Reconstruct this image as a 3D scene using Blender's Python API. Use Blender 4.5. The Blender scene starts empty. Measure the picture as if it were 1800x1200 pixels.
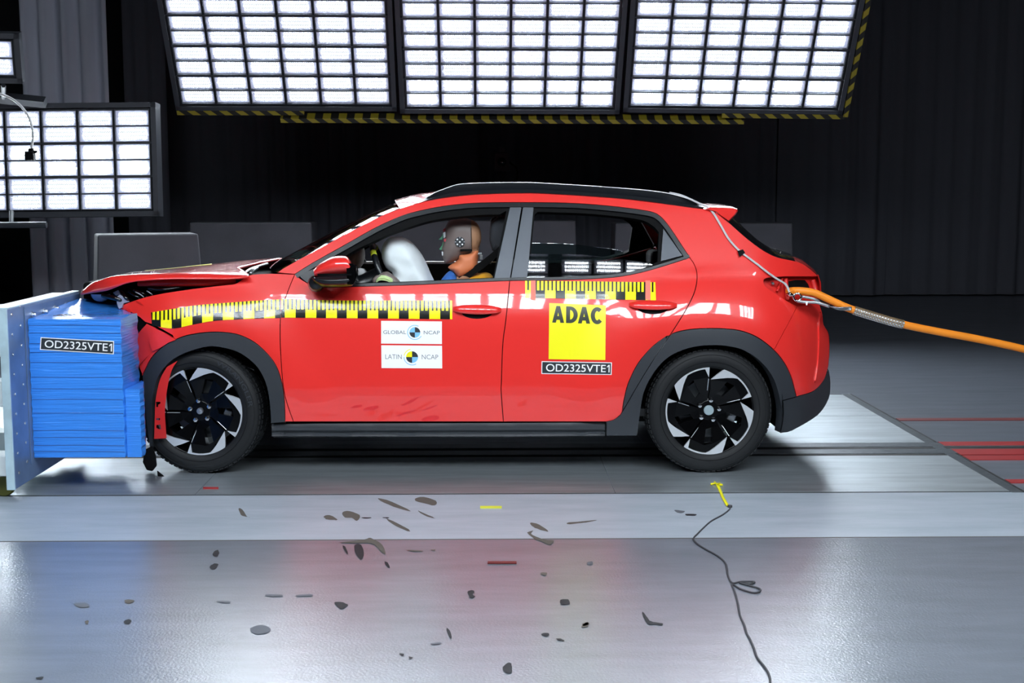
import bpy, bmesh, math, random
from mathutils import Vector, Matrix
from mathutils.geometry import delaunay_2d_cdt

random.seed(7)
SC = bpy.context.scene
COL = SC.collection

# ------------------------------------------------------------------ camera
FPX = 2220.0
CAMP = Vector((0.0, -6.5, 1.485))
TH = math.atan(265.0 / FPX)
PS = math.atan(40.0 * math.cos(TH) / FPX)
FWD = Vector((math.sin(PS) * math.cos(TH), math.cos(PS) * math.cos(TH), -math.sin(TH)))
RGT = Vector((math.cos(PS), -math.sin(PS), 0))
UPV = RGT.cross(FWD)
cd = bpy.data.cameras.new('camera')
cam = bpy.data.objects.new('camera', cd)
COL.objects.link(cam)
cd.sensor_width = 36.0
cd.lens = FPX / 1800.0 * 36.0
cd.clip_end = 100
M = Matrix((RGT, UPV, -FWD)).transposed().to_4x4()
M.translation = CAMP
cam.matrix_world = M
SC.camera = cam

# ------------------------------------------------------------------ world, exposure
w = bpy.data.worlds.new('world')
SC.world = w
w.use_nodes = True
w.node_tree.nodes['Background'].inputs[0].default_value = (0.5, 0.6, 0.8, 1)
w.node_tree.nodes['Background'].inputs[1].default_value = 0.045
SC.view_settings.view_transform = 'Standard'
SC.view_settings.look = 'None'
SC.view_settings.gamma = 1
SC.view_settings.exposure = 0.0
SC.cycles.use_denoising = True
SC.cycles.max_bounces = 8
SC.cycles.transparent_max_bounces = 12
SC.cycles.sample_clamp_indirect = 6.0
LED_DOT, LED_CELL = 88.0, 0.30


# ------------------------------------------------------------------ projection helpers
def ray(px, py):
    return FWD + RGT * ((px - 900.0) / FPX) + UPV * ((600.0 - py) / FPX)


def at_y(px, py, y):
    d = ray(px, py)
    return CAMP + d * ((y - CAMP.y) / d.y)


def at_z(px, py, z=0.0):
    d = ray(px, py)
    return CAMP + d * ((z - CAMP.z) / d.z)


def sstep(a, b, x):
    t = max(0.0, min(1.0, (x - a) / (b - a)))
    return t * t * (3 - 2 * t)


# ------------------------------------------------------------------ materials
def lin(c):
    if isinstance(c, str):
        c = tuple(int(c[i:i + 2], 16) / 255 for i in (0, 2, 4))
    return tuple(((v / 12.92) if v <= 0.04045 else ((v + 0.055) / 1.055) ** 2.4) for v in c) + (1.0,)


def mat(name, col, rough=0.5, metal=0.0, coat=0.0, emit=None, es=0.0, spec=0.5, alpha=1.0, trans=0.0, bump=None, var=None, coat_rough=0.03):
    m = bpy.data.materials.new(name)
    m.use_nodes = True
    nt = m.node_tree
    b = nt.nodes['Principled BSDF']
    c = lin(col)
    b.inputs['Base Color'].default_value = c
    b.inputs['Roughness'].default_value = rough
    b.inputs['Metallic'].default_value = metal
    b.inputs['Coat Weight'].default_value = coat
    b.inputs['Coat Roughness'].default_value = coat_rough
    b.inputs['Specular IOR Level'].default_value = spec
    b.inputs['Transmission Weight'].default_value = trans
    b.inputs['Alpha'].default_value = alpha
    if emit is not None:
        b.inputs['Emission Color'].default_value = lin(emit)
        b.inputs['Emission Strength'].default_value = es
    if var or bump:
        tc = nt.nodes.new('ShaderNodeTexCoord')
    if var:                         # (scale, amount, stretch)
        sc, am, st = var
        mp = nt.nodes.new('ShaderNodeMapping')
        mp.inputs['Scale'].default_value = st
        n = nt.nodes.new('ShaderNodeTexNoise')
        n.inputs['Scale'].default_value = sc
        n.inputs['Detail'].default_value = 6
        mx = nt.nodes.new('ShaderNodeMix')
        mx.data_type = 'RGBA'
        mx.inputs['A'].default_value = tuple(v * (1 - am) for v in c[:3]) + (1,)
        mx.inputs['B'].default_value = tuple(min(1, v * (1 + am)) for v in c[:3]) + (1,)
        nt.links.new(tc.outputs['Object'], mp.inputs['Vector'])
        nt.links.new(mp.outputs['Vector'], n.inputs['Vector'])
        rp = nt.nodes.new('ShaderNodeMapRange')
        rp.inputs['From Min'].default_value = 0.3
        rp.inputs['From Max'].default_value = 0.7
        nt.links.new(n.outputs['Fac'], rp.inputs['Value'])
        nt.links.new(rp.outputs['Result'], mx.inputs['Factor'])
        nt.links.new(mx.outputs['Result'], b.inputs['Base Color'])
    if bump:                        # (scale, strength, stretch)
        sc, stg, st = bump
        mp = nt.nodes.new('ShaderNodeMapping')
        mp.inputs['Scale'].default_value = st
        n = nt.nodes.new('ShaderNodeTexNoise')
        n.inputs['Scale'].default_value = sc
        n.inputs['Detail'].default_value = 3
        bp = nt.nodes.new('ShaderNodeBump')
        bp.inputs['Strength'].default_value = stg
        bp.inputs['Distance'].default_value = 0.01
        nt.links.new(tc.outputs['Object'], mp.inputs['Vector'])
        nt.links.new(mp.outputs['Vector'], n.inputs['Vector'])
        nt.links.new(n.outputs['Fac'], bp.inputs['Height'])
        nt.links.new(bp.outputs['Normal'], b.inputs['Normal'])
    return m


class NT:
    """tiny node helper"""
    def __init__(s, m):
        s.nt = m.node_tree
        s.b = s.nt.nodes['Principled BSDF']

    def new(s, t, **k):
        n = s.nt.nodes.new(t)
        for a, v in k.items():
            setattr(n, a, v)
        return n

    def math(s, op, a, b=None):
        n = s.new('ShaderNodeMath', operation=op)
        for i, v in enumerate((a, b)):
            if v is None:
                continue
            if isinstance(v, (int, float)):
                n.inputs[i].default_value = v
            else:
                s.nt.links.new(v, n.inputs[i])
        return n.outputs[0]

    def uv(s):
        t = s.new('ShaderNodeTexCoord')
        x = s.new('ShaderNodeSeparateXYZ')
        s.nt.links.new(t.outputs['UV'], x.inputs[0])
        return x.outputs[0], x.outputs[1]

    def mix(s, f, a, b):
        n = s.new('ShaderNodeMix', data_type='RGBA')
        for k, v in (('Factor', f), ('A', a), ('B', b)):
            if isinstance(v, (tuple, int, float)):
                n.inputs[k].default_value = v
            else:
                s.nt.links.new(v, n.inputs[k])
        return n.outputs['Result']


MT = {}
MT['red'] = mat('red_paint', 'e8302b', 0.32, 0.0, 1.0, spec=0.35)
MT['red'].node_tree.nodes['Principled BSDF'].inputs['Coat IOR'].default_value = 1.75
MT['red_clean'] = mat('wiped_red_paint', 'd81c22', 0.3, 0, 0.6)
MT['red_flat'] = mat('red_primer', 'c81a14', 0.5, 0, 0.2)
MT['clad'] = mat('charcoal_cladding', '2b2e33', 0.42, bump=(900, 0.15, (1, 1, 1)))
MT['trim'] = mat('satin_black_trim', '15171b', 0.28)
MT['pillar'] = mat('pillar_film', '4a4e55', 0.38, 0.3)
MT['black'] = mat('matte_black', '060607', 0.7, spec=0.12)
MT['rim_black'] = mat('rim_gloss_black', '040405', 0.2, spec=0.22)
MT['gloss'] = mat('gloss_black', '050506', 0.12, 0, 0.6)
MT['rubber'] = mat('tyre_rubber', '17181a', 0.62, spec=0.3)
MT['silver'] = mat('machined_aluminium', 'e8eaee', 0.4, 0.7)
MT['steel'] = mat('bright_steel', 'b9bcc0', 0.3, 0.9)
MT['chrome'] = mat('chrome', 'e8e8ea', 0.08, 1.0)
MT['grey'] = mat('cap_grey', '8fa0a6', 0.4)
MT['interior'] = mat('interior_plastic', '16171a', 0.6)
MT['seat'] = mat('seat_fabric', '24262b', 0.85)
MT['bag'] = mat('airbag_fabric', 'dfe6e8', 0.8, bump=(14, 0.25, (1, 1, 1)))
MT['bag2'] = mat('airbag_fabric_grey', 'b9b4ae', 0.8)
MT['white'] = mat('white_film', 'f4f4f4', 0.35)
MT['yellow'] = mat('yellow_film', 'f4ea12', 0.4)
MT['ink'] = mat('dark_ink', '2c3034', 0.4)
MT['inkgrey'] = mat('grey_ink', '6a7078', 0.4)
MT['inkgreen'] = mat('sticker_lettering', '33382c', 0.4)
MT['skyblue'] = mat('light_blue_ink', '7fc0ec', 0.4)
MT['tape_red'] = mat('red_tape', 'ff7560', 0.5)
MT['orange'] = mat('orange_sheath', 'f08a1c', 0.5)
MT['wire'] = mat('grey_wire', 'b9b9bb', 0.4)
MT['skin_m'] = mat('mauve_vinyl', '6f625e', 0.45)
MT['skin_t'] = mat('tan_vinyl', 'a2785a', 0.5)
MT['skin_o'] = mat('orange_vinyl', 'd27a50', 0.55)
MT['shirt'] = mat('yellow_cotton', 'e8a41c', 0.85)
MT['blue_c'] = mat('blue_cloth', '2f66b4', 0.7)
MT['lime'] = mat('lime_tape', 'd8e23a', 0.5)
MT['concrete'] = mat('painted_concrete', '404147', 0.8, var=(3, 0.15, (1, 1, 1)), bump=(60, 0.1, (1, 1, 1)))
MT['frame'] = mat('rig_frame', '3a3c42', 0.5, 0.3)
MT['curtain'] = mat('black_drape', '55565e', 0.95, spec=0.1)
MT['curtain_lit'] = mat('lit_drape', 'c2c4d2', 0.95, spec=0.1)  # lamp light on the left curtain is put into this pale colour
MT['wall'] = mat('dark_wall', '202226', 0.9)
MT['plate'] = mat('barrier_plate_paint', 'b4ccd6', 0.4, 0.2, var=(9, 0.18, (1, 1, 1)))
MT['plate_face'] = mat('barrier_face_paint', '6f86a8', 0.38, 0.3, var=(6, 0.2, (1, 1, 1)))
MT['cart'] = mat('white_cart_paint', 'e6eef0', 0.5)
MT['lens'] = mat('broken_lens', '9a9cae', 0.2, 0.2, 0.5)
MT['stain'] = mat('dirt_stain', '55504a', 0.8)
MT['stain_d'] = mat('dark_stain', '202226', 0.7)
MT['stain_l'] = mat('faint_stain', '585b62', 0.7)
MT['line_red'] = mat('red_line_paint', '98282a', 0.5)
MT['line_dred'] = mat('worn_red_line', '6a2a2a', 0.6)
MT['line_yel'] = mat('yellow_line', 'd8d840', 0.5)
MT['string'] = mat('grey_string', '3c3c40', 0.8)
MT['brake'] = mat('brake_iron', '6d7074', 0.45, 0.7)


def glass_mat(name, tint, mixf, rough=0.02):
    m = bpy.data.materials.new(name)
    m.use_nodes = True
    nt = m.node_tree
    nt.nodes.remove(nt.nodes['Principled BSDF'])
    out = nt.nodes['Material Output']
    tr = nt.nodes.new('ShaderNodeBsdfTransparent')
    tr.inputs[0].default_value = lin(tint)
    gl = nt.nodes.new('ShaderNodeBsdfGlossy')
    gl.inputs['Roughness'].default_value = rough
    fr = nt.nodes.new('ShaderNodeFresnel')
    fr.inputs['IOR'].default_value = mixf
    mx = nt.nodes.new('ShaderNodeMixShader')
    nt.links.new(fr.outputs[0], mx.inputs[0])
    nt.links.new(tr.outputs[0], mx.inputs[1])
    nt.links.new(gl.outputs[0], mx.inputs[2])
    nt.links.new(mx.outputs[0], out.inputs[0])
    return m


MT['glass'] = glass_mat('tinted_glass', '9db4b2', 1.6)
MT['glass_side'] = glass_mat('side_glass', '8fa8a8', 1.7)


def led_mat(name, k):
    m = mat(name, 'e8e8f0', 0.4)
    n = NT(m)
    u, v = n.uv()
    row = n.math('FLOOR', n.math('MULTIPLY', v, 3.0))
    sh = n.math('MULTIPLY', n.math('MODULO', row, 2.0), 0.5)
    fu = n.math('SUBTRACT', n.math('FRACT', n.math('ADD', n.math('MULTIPLY', u, 12.0), sh)), 0.5)
    fv = n.math('SUBTRACT', n.math('FRACT', n.math('MULTIPLY', v, 3.0)), 0.5)
    d = n.math('SQRT', n.math('ADD', n.math('MULTIPLY', fu, fu), n.math('MULTIPLY', fv, fv)))
    dot = n.math('LESS_THAN', d, 0.26)
    s = n.math('ADD', n.math('MULTIPLY', dot, LED_DOT * k), 0.75 * k)
    n.b.inputs['Emission Color'].default_value = (0.84, 0.93, 1.0, 1)
    n.nt.links.new(s, n.b.inputs['Emission Strength'])
    return m


MT['led'] = led_mat('led_array', 0.85)
MT['led_near'] = led_mat('led_array_near', 1.15)
MT['led_hot'] = led_mat('led_array_bright', 1.7)
MT['led_cell'] = mat('led_reflector', 'b8bccc', 0.4, emit='b9bede', es=LED_CELL)


def hazard_mat():
    m = mat('hazard_stripes', '111111', 0.6)
    n = NT(m)
    t = n.new('ShaderNodeTexCoord')
    x = n.new('ShaderNodeSeparateXYZ')
    n.nt.links.new(t.outputs['UV'], x.inputs[0])
    f = n.math('FRACT', n.math('ADD', n.math('MULTIPLY', x.outputs[0], 6.9), n.math('MULTIPLY', x.outputs[1], 0.35)))
    k = n.math('LESS_THAN', f, 0.5)
    c = n.mix(k, lin('14130f'), lin('8a7c1c'))
    n.nt.links.new(c, n.b.inputs['Base Color'])
    return m


MT['hazard'] = hazard_mat()


def ruler_mat():
    m = mat('ruler_film', 'f2e41a', 0.22, 0, 0.5)
    n = NT(m)
    u, v = n.uv()
    tooth = n.math('LESS_THAN', n.math('FRACT', n.math('MULTIPLY', u, 5.0)), 0.6)
    blk = n.math('LESS_THAN', n.math('FRACT', u), 0.53)
    top = n.math('GREATER_THAN', v, 0.45)
    a = n.math('MULTIPLY', top, tooth)
    b = n.math('MULTIPLY', n.math('SUBTRACT', 1.0, top), blk)
    k = n.math('MAXIMUM', a, b)
    n.nt.links.new(n.mix(k, lin('141512'), lin('f5ea1a')), n.b.inputs['Base Color'])
    return m


MT['ruler'] = ruler_mat()


def blue_mat():
    m = mat('blue_foil', '3a8aea', 0.24, 0.1, 0.3)
    n = NT(m)
    t = n.new('ShaderNodeTexCoord')
    mp = n.new('ShaderNodeMapping')
    mp.inputs['Scale'].default_value = (3.2, 3.2, 60)
    ns = n.new('ShaderNodeTexNoise')
    ns.inputs['Scale'].default_value = 1.6
    ns.inputs['Detail'].default_value = 5
    n.nt.links.new(t.outputs['Object'], mp.inputs[0])
    n.nt.links.new(mp.outputs[0], ns.inputs['Vector'])
    bp = n.new('ShaderNodeBump')
    bp.inputs['Strength'].default_value = 0.5
    bp.inputs['Distance'].default_value = 0.012
    n.nt.links.new(ns.outputs['Fac'], bp.inputs['Height'])
    n.nt.links.new(bp.outputs[0], n.b.inputs['Normal'])
    return m


MT['blue'] = blue_mat()


def floor_mat(name, c1, c2, rough, bump_s, streak=(1.2, 6, 1), spec=0.5, metal=0.0, coat=0.0):
    m = mat(name, c1, rough, metal, coat, spec=spec, coat_rough=0.2)
    n = NT(m)
    t = n.new('ShaderNodeTexCoord')
    mp = n.new('ShaderNodeMapping')
    mp.inputs['Scale'].default_value = streak
    ns = n.new('ShaderNodeTexNoise')
    ns.inputs['Scale'].default_value = 1.5
    ns.inputs['Detail'].default_value = 8
    ns.inputs['Roughness'].default_value = 0.65
    n.nt.links.new(t.outputs['Object'], mp.inputs[0])
    n.nt.links.new(mp.outputs[0], ns.inputs['Vector'])
    r = n.new('ShaderNodeMapRange')
    r.inputs['From Min'].default_value = 0.35
    r.inputs['From Max'].default_value = 0.65
    n.nt.links.new(ns.outputs['Fac'], r.inputs['Value'])
    n.nt.links.new(n.mix(r.outputs[0], lin(c1), lin(c2)), n.b.inputs['Base Color'])
    ns2 = n.new('ShaderNodeTexNoise')
    ns2.inputs['Scale'].default_value = 105
    ns2.inputs['Detail'].default_value = 2
    n.nt.links.new(t.outputs['Object'], ns2.inputs['Vector'])
    bp = n.new('ShaderNodeBump')
    bp.inputs['Strength'].default_value = bump_s
    bp.inputs['Distance'].default_value = 0.004
    n.nt.links.new(ns2.outputs['Fac'], bp.inputs['Height'])
    n.nt.links.new(bp.outputs[0], n.b.inputs['Normal'])
    n.nt.links.new(bp.outputs[0], n.b.inputs['Coat Normal'])
    return m


MT['epoxy'] = floor_mat('grey_epoxy_floor', '656b74', '727882', 0.5, 0.30, spec=0.4, coat=0.9)
MT['strip'] = floor_mat('light_floor_strip', '959fa9', 'a5adb7', 0.42, 0.15)
MT['track'] = floor_mat('steel_track_plate', 'b2bac0', 'cdd5da', 0.42, 0.08, (1, 9, 1), metal=0.85)
MT['track_d'] = mat('dark_groove', '121314', 0.6)
MT['rail_m'] = mat('rail_steel', '8a9096', 0.35, 0.8, var=(20, 0.3, (1, 8, 1)))


# ------------------------------------------------------------------ object helpers
def wmat(o):
    m = Matrix.Identity(4)
    while o is not None:
        m = o.matrix_basis @ m
        o = o.parent
    return m


def link(o, parent=None):
    COL.objects.link(o)
    if parent is not None:
        o.parent = parent
    return o


def mk(name, verts, faces, mats, parent=None, smooth=False, normals=None, mi=None, uvs=None, local=False):
    if parent is not None and not local:
        inv = wmat(parent).inverted()
        verts = [inv @ Vector(v) for v in verts]
    me = bpy.data.meshes.new(name)
    me.from_pydata([tuple(v) for v in verts], [], faces)
    if not isinstance(mats, (list, tuple)):
        mats = [mats]
    for m in mats:
        me.materials.append(m)
    if mi is not None:
        me.polygons.foreach_set('material_index', mi)
    if uvs is not None:
        l = me.uv_layers.new(name='uv')
        for lp in me.loops:
            l.data[lp.index].uv = uvs[lp.vertex_index]
    if smooth or normals is not None:
        me.polygons.foreach_set('use_smooth', [True] * len(me.polygons))
    me.update()
    if normals is not None:
        me.normals_split_custom_set_from_vertices([tuple(n) for n in normals])
    return link(bpy.data.objects.new(name, me), parent)


def empty(name, loc, label, cat, group=None):
    o = bpy.data.objects.new(name, None)
    o.empty_display_size = 0.1
    o.location = loc
    link(o)
    return tag(o, label, cat, group)


def tag(o, label=None, cat=None, group=None, kind=None):
    if label:
        o['label'] = label
    if cat:
        o['category'] = cat
    if group:
        o['group'] = group
    if kind:
        o['kind'] = kind
    return o


class G:
    """collects geometry for one mesh"""
    def __init__(s):
        s.v, s.f, s.m = [], [], []

    def add(s, v, f, mi=0):
        b = len(s.v)
        s.v += [Vector(p) for p in v]
        s.f += [tuple(b + i for i in q) for q in f]
        s.m += [mi] * len(f)
        return s

    def box(s, c, h, mi=0, rot=None):
        c = Vector(c)
        vs = []
        for x in (-1, 1):
            for y in (-1, 1):
                for z in (-1, 1):
                    p = Vector((x * h[0], y * h[1], z * h[2]))
                    vs.append(c + (rot @ p if rot else p))
        return s.add(vs, [(0, 1, 3, 2), (4, 6, 7, 5), (0, 4, 5, 1), (2, 3, 7, 6), (0, 2, 6, 4), (1, 5, 7, 3)], mi)

    def bx(s, x0, x1, y0, y1, z0, z1, mi=0):
        return s.box(((x0 + x1) / 2, (y0 + y1) / 2, (z0 + z1) / 2), (abs(x1 - x0) / 2, abs(y1 - y0) / 2, abs(z1 - z0) / 2), mi)

    def tube(s, pts, r, n=8, mi=0, caps=True):
        pts = [Vector(p) for p in pts]
        k = len(pts)
        rs = r if isinstance(r, (list, tuple)) else [r] * k
        b = len(s.v)
        t0 = (pts[1] - pts[0]).normalized()
        a = Vector((0, 0, 1)) if abs(t0.z) < 0.9 else Vector((1, 0, 0))
        nx = t0.cross(a).normalized()
        for i, p in enumerate(pts):
            t = (pts[min(i + 1, k - 1)] - pts[max(i - 1, 0)]).normalized()
            nx = (nx - t * nx.dot(t)).normalized()
            ny = t.cross(nx)
            for j in range(n):
                q = 2 * math.pi * j / n
                s.v.append(p + (nx * math.cos(q) + ny * math.sin(q)) * rs[i])
        for i in range(k - 1):
            for j in range(n):
                s.f.append((b + i * n + j, b + i * n + (j + 1) % n, b + (i + 1) * n + (j + 1) % n, b + (i + 1) * n + j))
                s.m.append(mi)
        if caps:
            s.f.append(tuple(b + j for j in reversed(range(n))))
            s.f.append(tuple(b + (k - 1) * n + j for j in range(n)))
            s.m += [mi, mi]
        return s

    def lathe(s, prof, c, axis='y', n=48, mi=0, closed=False):
        """prof: (radius, along axis)"""
        b = len(s.v)
        c = Vector(c)
        for r, h in prof:
            for j in range(n):
                q = 2 * math.pi * j / n
                if axis == 'y':
                    p = Vector((r * math.cos(q), h, r * math.sin(q)))
                elif axis == 'z':
                    p = Vector((r * math.cos(q), r * math.sin(q), h))
                else:
                    p = Vector((h, r * math.cos(q), r * math.sin(q)))
                s.v.append(c + p)
        k = len(prof)
        for i in range(k - 1 + (1 if closed else 0)):
            i2 = (i + 1) % k
            for j in range(n):
                s.f.append((b + i * n + j, b + i * n + (j + 1) % n, b + i2 * n + (j + 1) % n, b + i2 * n + j))
                s.m.append(mi)
        return s

    def grid(s, rows, mi=0):
        b = len(s.v)
        n = len(rows[0])
        for r in rows:
            s.v += [Vector(p) for p in r]
        for i in range(len(rows) - 1):
            for j in range(n - 1):
                s.f.append((b + i * n + j, b + i * n + j + 1, b + (i + 1) * n + j + 1, b + (i + 1) * n + j))
                s.m.append(mi)
        return s

    def prism(s, poly_a, poly_b, mi=0):
        n = len(poly_a)
        b = len(s.v)
        s.v += [Vector(p) for p in poly_a] + [Vector(p) for p in poly_b]
        s.f.append(tuple(b + i for i in range(n)))
        s.f.append(tuple(b + n + i for i in reversed(range(n))))
        s.m += [mi, mi]
        for i in range(n):
            j = (i + 1) % n
            s.f.append((b + i, b + n + i, b + n + j, b + j))
            s.m.append(mi)
        return s

    def mk(s, name, mats, parent=None, smooth=False, recalc=True, bevel=0, angle=None, local=False, subsurf=0):
        o = mk(name, s.v, s.f, mats, parent, smooth, mi=s.m, local=local)
        if recalc:
            bm = bmesh.new()
            bm.from_mesh(o.data)
            bmesh.ops.recalc_face_normals(bm, faces=bm.faces)
            bm.to_mesh(o.data)
            bm.free()
        if bevel:
            md = o.modifiers.new('bevel', 'BEVEL')
            md.width = bevel
            md.segments = 3
            md.limit_method = 'ANGLE'
            md.angle_limit = math.radians(40)
        if subsurf:
            md = o.modifiers.new('sub', 'SUBSURF')
            md.levels = md.render_levels = subsurf
        if angle is not None:
            o.data.polygons.foreach_set('use_smooth', [True] * len(o.data.polygons))
            try:
                o.data.set_sharp_from_angle(angle=math.radians(angle))
            except Exception:
                pass
        return o


def cat(*pts, n=6, closed=False):
    """Catmull-Rom through pts"""
    pts = [Vector(p) for p in pts]
    k = len(pts)
    if k < 3:
        return [pts[0].lerp(pts[-1], i / n) for i in range(n + 1)]
    out = []
    for i in range(k if closed else k - 1):
        if closed:
            p0, p1, p2, p3 = pts[i - 1], pts[i], pts[(i + 1) % k], pts[(i + 2) % k]
        else:
            p1, p2 = pts[i], pts[i + 1]
            p0 = pts[i - 1] if i else p1 * 2 - p2
            p3 = pts[i + 2] if i + 2 < k else p2 * 2 - p1
        for j in range(n):
            t = j / n
            # centripetal-ish tension 0.5
            out.append(0.5 * ((2 * p1) + (p2 - p0) * t + (2 * p0 - 5 * p1 + 4 * p2 - p3) * t * t + (3 * p1 - p0 - 3 * p2 + p3) * t ** 3))
    if not closed:
        out.append(pts[-1])
    return out


def join(*segs):
    out = []
    for s in segs:
        for p in s:
            p = Vector(p)
            if not out or (out[-1] - p).length > 0.6:
                out.append(p)
    if (out[0] - out[-1]).length < 0.6:
        out.pop()
    return out


def rev(s):
    return list(reversed(s))


def inside(poly, x, y):
    c = False
    n = len(poly)
    j = n - 1
    for i in range(n):
        xi, yi = poly[i][0], poly[i][1]
        xj, yj = poly[j][0], poly[j][1]
        if (yi > y) != (yj > y) and x < (xj - xi) * (y - yi) / (yj - yi) + xi:
            c = not c
        j = i
    return c


def area(poly):
    return 0.5 * sum(poly[i][0] * poly[(i + 1) % len(poly)][1] - poly[(i + 1) % len(poly)][0] * poly[i][1] for i in range(len(poly)))


def resample(poly, step):
    out = []
    n = len(poly)
    for i in range(n):
        a, b = Vector(poly[i]), Vector(poly[(i + 1) % n])
        k = max(1, int((b - a).length / step))
        for j in range(k):
            out.append(a.lerp(b, j / k))
    return out


def triangulate(poly, holes=(), step=0.03):
    """poly: CCW list of 2D Vectors; returns (pts, tris, boundary loops as index lists)"""
    pts = [Vector(p) for p in poly]
    loops = [list(range(len(pts)))]
    for h in holes:
        b = len(pts)
        pts += [Vector(p) for p in h]
        loops.append(list(range(b, b + len(h))))
    nb = len(pts)
    xs = [p.x for p in poly]
    ys = [p.y for p in poly]
    x = min(xs) + step * 0.5
    while x < max(xs):
        y = min(ys) + step * 0.5
        while y < max(ys):
            if inside(poly, x, y) and not any(inside(h, x, y) for h in holes):
                dm = min((Vector((x, y)) - pts[i]).length for i in range(nb))
                if dm > step * 0.45:
                    pts.append(Vector((x, y)))
            y += step
        x += step
    edges = []
    for l in loops:
        edges += [(l[i], l[(i + 1) % len(l)]) for i in range(len(l))]
    vo, eo, fo, ov, oe, of = delaunay_2d_cdt(pts, edges, [], 0, 1e-6)
    mp = {}
    for ni, olds in enumerate(ov):
        for o_ in olds:
            mp[o_] = ni
    tris = []
    for f in fo:
        cx = sum(vo[i].x for i in f) / len(f)
        cy = sum(vo[i].y for i in f) / len(f)
        if inside(poly, cx, cy) and not any(inside(h, cx, cy) for h in holes):
            a = area([vo[i] for i in f])
            if abs(a) > 1e-10:
                tris.append(tuple(f) if a > 0 else tuple(reversed(f)))
    loops = [[mp[i] for i in l] for l in loops]
    return vo, tris, loops


# ------------------------------------------------------------------ car body surface: depth behind the widest line, as y = D(x, z)
CW = 1.79                                                # car width
CX = lambda px: (px - 860.0) / 342.0
CZ = lambda py: 1.485 - (py - 335.0) / 342.0
SL = [(0.15, -0.09), (0.437, -0.09), (0.452, 0.035), (0.60, 0.04), (0.74, 0.07), (0.82, 0.14), (0.87, 0.27), (0.925, 0.46),
      (0.975, 0.50), (1.02, 0.50), (1.05, 0.475), (1.10, 0.47), (1.36, 0.47), (1.44, 0.55), (1.6, 0.9)]


# the rear haunch rolls over more slowly than the doors
SL2 = [(0.15, -0.09), (0.437, -0.09), (0.452, 0.035), (0.60, 0.04), (0.72, 0.08), (0.79, 0.18), (0.835, 0.27), (0.95, 0.43),
       (0.985, 0.48), (1.015, 0.48), (1.035, 0.32), (1.055, 0.46), (1.10, 0.47), (1.36, 0.47), (1.44, 0.55), (1.6, 0.9)]


def slope(z, T):
    if z <= T[0][0]:
        return T[0][1]
    for (a, sa), (b, sb) in zip(T, T[1:]):
        if z <= b:
            return sa + (sb - sa) * sstep(a, b, z)
    return T[-1][1]


def table(T):
    pt = [0.0]
    for i in range(900):
        pt.append(pt[-1] + slope(0.1 + (i + 0.5) * 0.002, T) * 0.002)
    p0 = pt[int((0.50 - 0.1) / 0.002)]
    return [v - p0 for v in pt]


PTA, PTB = table(SL), table(SL2)


def prof(z, k=0.0):
    t = (z - 0.1) / 0.002
    i = max(0, min(len(PTA) - 2, int(t)))
    u = max(0, min(1, t - i))
    a = PTA[i] + (PTA[i + 1] - PTA[i]) * u
    if k <= 0:
        return a
    return a + (PTB[i] + (PTB[i + 1] - PTB[i]) * u - a) * k


WF = (CX(350), CZ(738))
WR = (CX(1247), CZ(736))


def D(x, z):
    d = prof(z, sstep(0.70, 1.10, x)) + 0.02
    d += 0.012 * (x + 0.1) ** 2
    if x < -1.62:
        d += 0.30 * ((-1.62 - x) / 0.6) ** 2
    if x > 1.30:
        d += 0.20 * ((x - 1.30) / 0.48) ** 2.3
    for (cx, cz), r1, r0, A in ((WF, 0.48, 0.72, 0.026), (WR, 0.535, 0.80, 0.034)):
        r = math.hypot(x - cx, z - cz)
        d -= A * (1 - sstep(r1, r0, r))
    return d


def Dn(x, z, f=D):
    e = 0.002
    dx = (f(x + e, z) - f(x - e, z)) / (2 * e)
    dz = (f(x, z + e) - f(x, z - e)) / (2 * e)
    return Vector((dx, -1.0, dz)).normalized()


def surf(px, py, off=0.0, f=D):
    y = 0.02
    for _ in range(14):
        p = at_y(px, py, y)
        y = 0.4 * y + 0.6 * (f(p.x, p.z) + off)
    return at_y(px, py, y)


def mir(v):
    return Vector((v[0], CW - v[1], v[2]))


def panel(name, outline, mats, parent, off=0.0, holes=(), step=0.035, gap=0.0022, rim=0.014, f=D, both=True, far_parent=None, px_step=7, edge_round=0.0):
    """a body panel: outline in picture pixels laid onto the body surface at its depth; returns near (and far) objects"""
    def to2(poly, sgn):
        q = [surf(p[0], p[1], off, f) for p in resample(poly, px_step)]
        q = [Vector((p.x, p.z)) for p in q]
        if area(q) * sgn < 0:
            q.reverse()
        n = len(q)
        o = []
        for i in range(n):
            t = (q[(i + 1) % n] - q[i - 1])
            nn = Vector((-t.y, t.x))
            if nn.length > 1e-9:
                nn.normalize()
            o.append(q[i] + nn * gap)
        return o
    P = to2(outline, 1)
    H = [to2(h, -1) for h in holes]
    vo, tris, loops = triangulate(P, H, step)
    V = [Vector((p.x, f(p.x, p.y) + off, p.y)) for p in vo]
    N = [Dn(p.x, p.y, f) for p in vo]
    F = list(tris)
    if rim:
        for l in loops:
            b = len(V)
            m = len(l)
            for i in l:
                V.append(V[i].copy())
            for i in l:
                V.append(V[i] - N[i] * rim)
            for k in range(m):
                t = V[l[(k + 1) % m]] - V[l[k - 1]]
                nn = t.cross(N[l[k]])
                nn = nn.normalized() if nn.length > 1e-9 else N[l[k]]
                N.append(nn)
            N += N[b:b + m]
            for k in range(m):
                k2 = (k + 1) % m
                F.append((b + k, b + m + k, b + m + k2, b + k2))
    o = mk(name, V, F, mats, parent, normals=N)
    if not both:
        return o
    fo = mk(name, [mir(v) for v in V], [tuple(reversed(q)) for q in F], mats, far_parent or parent, normals=[Vector((n.x, -n.y, n.z)) for n in N])
    return o, fo


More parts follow.
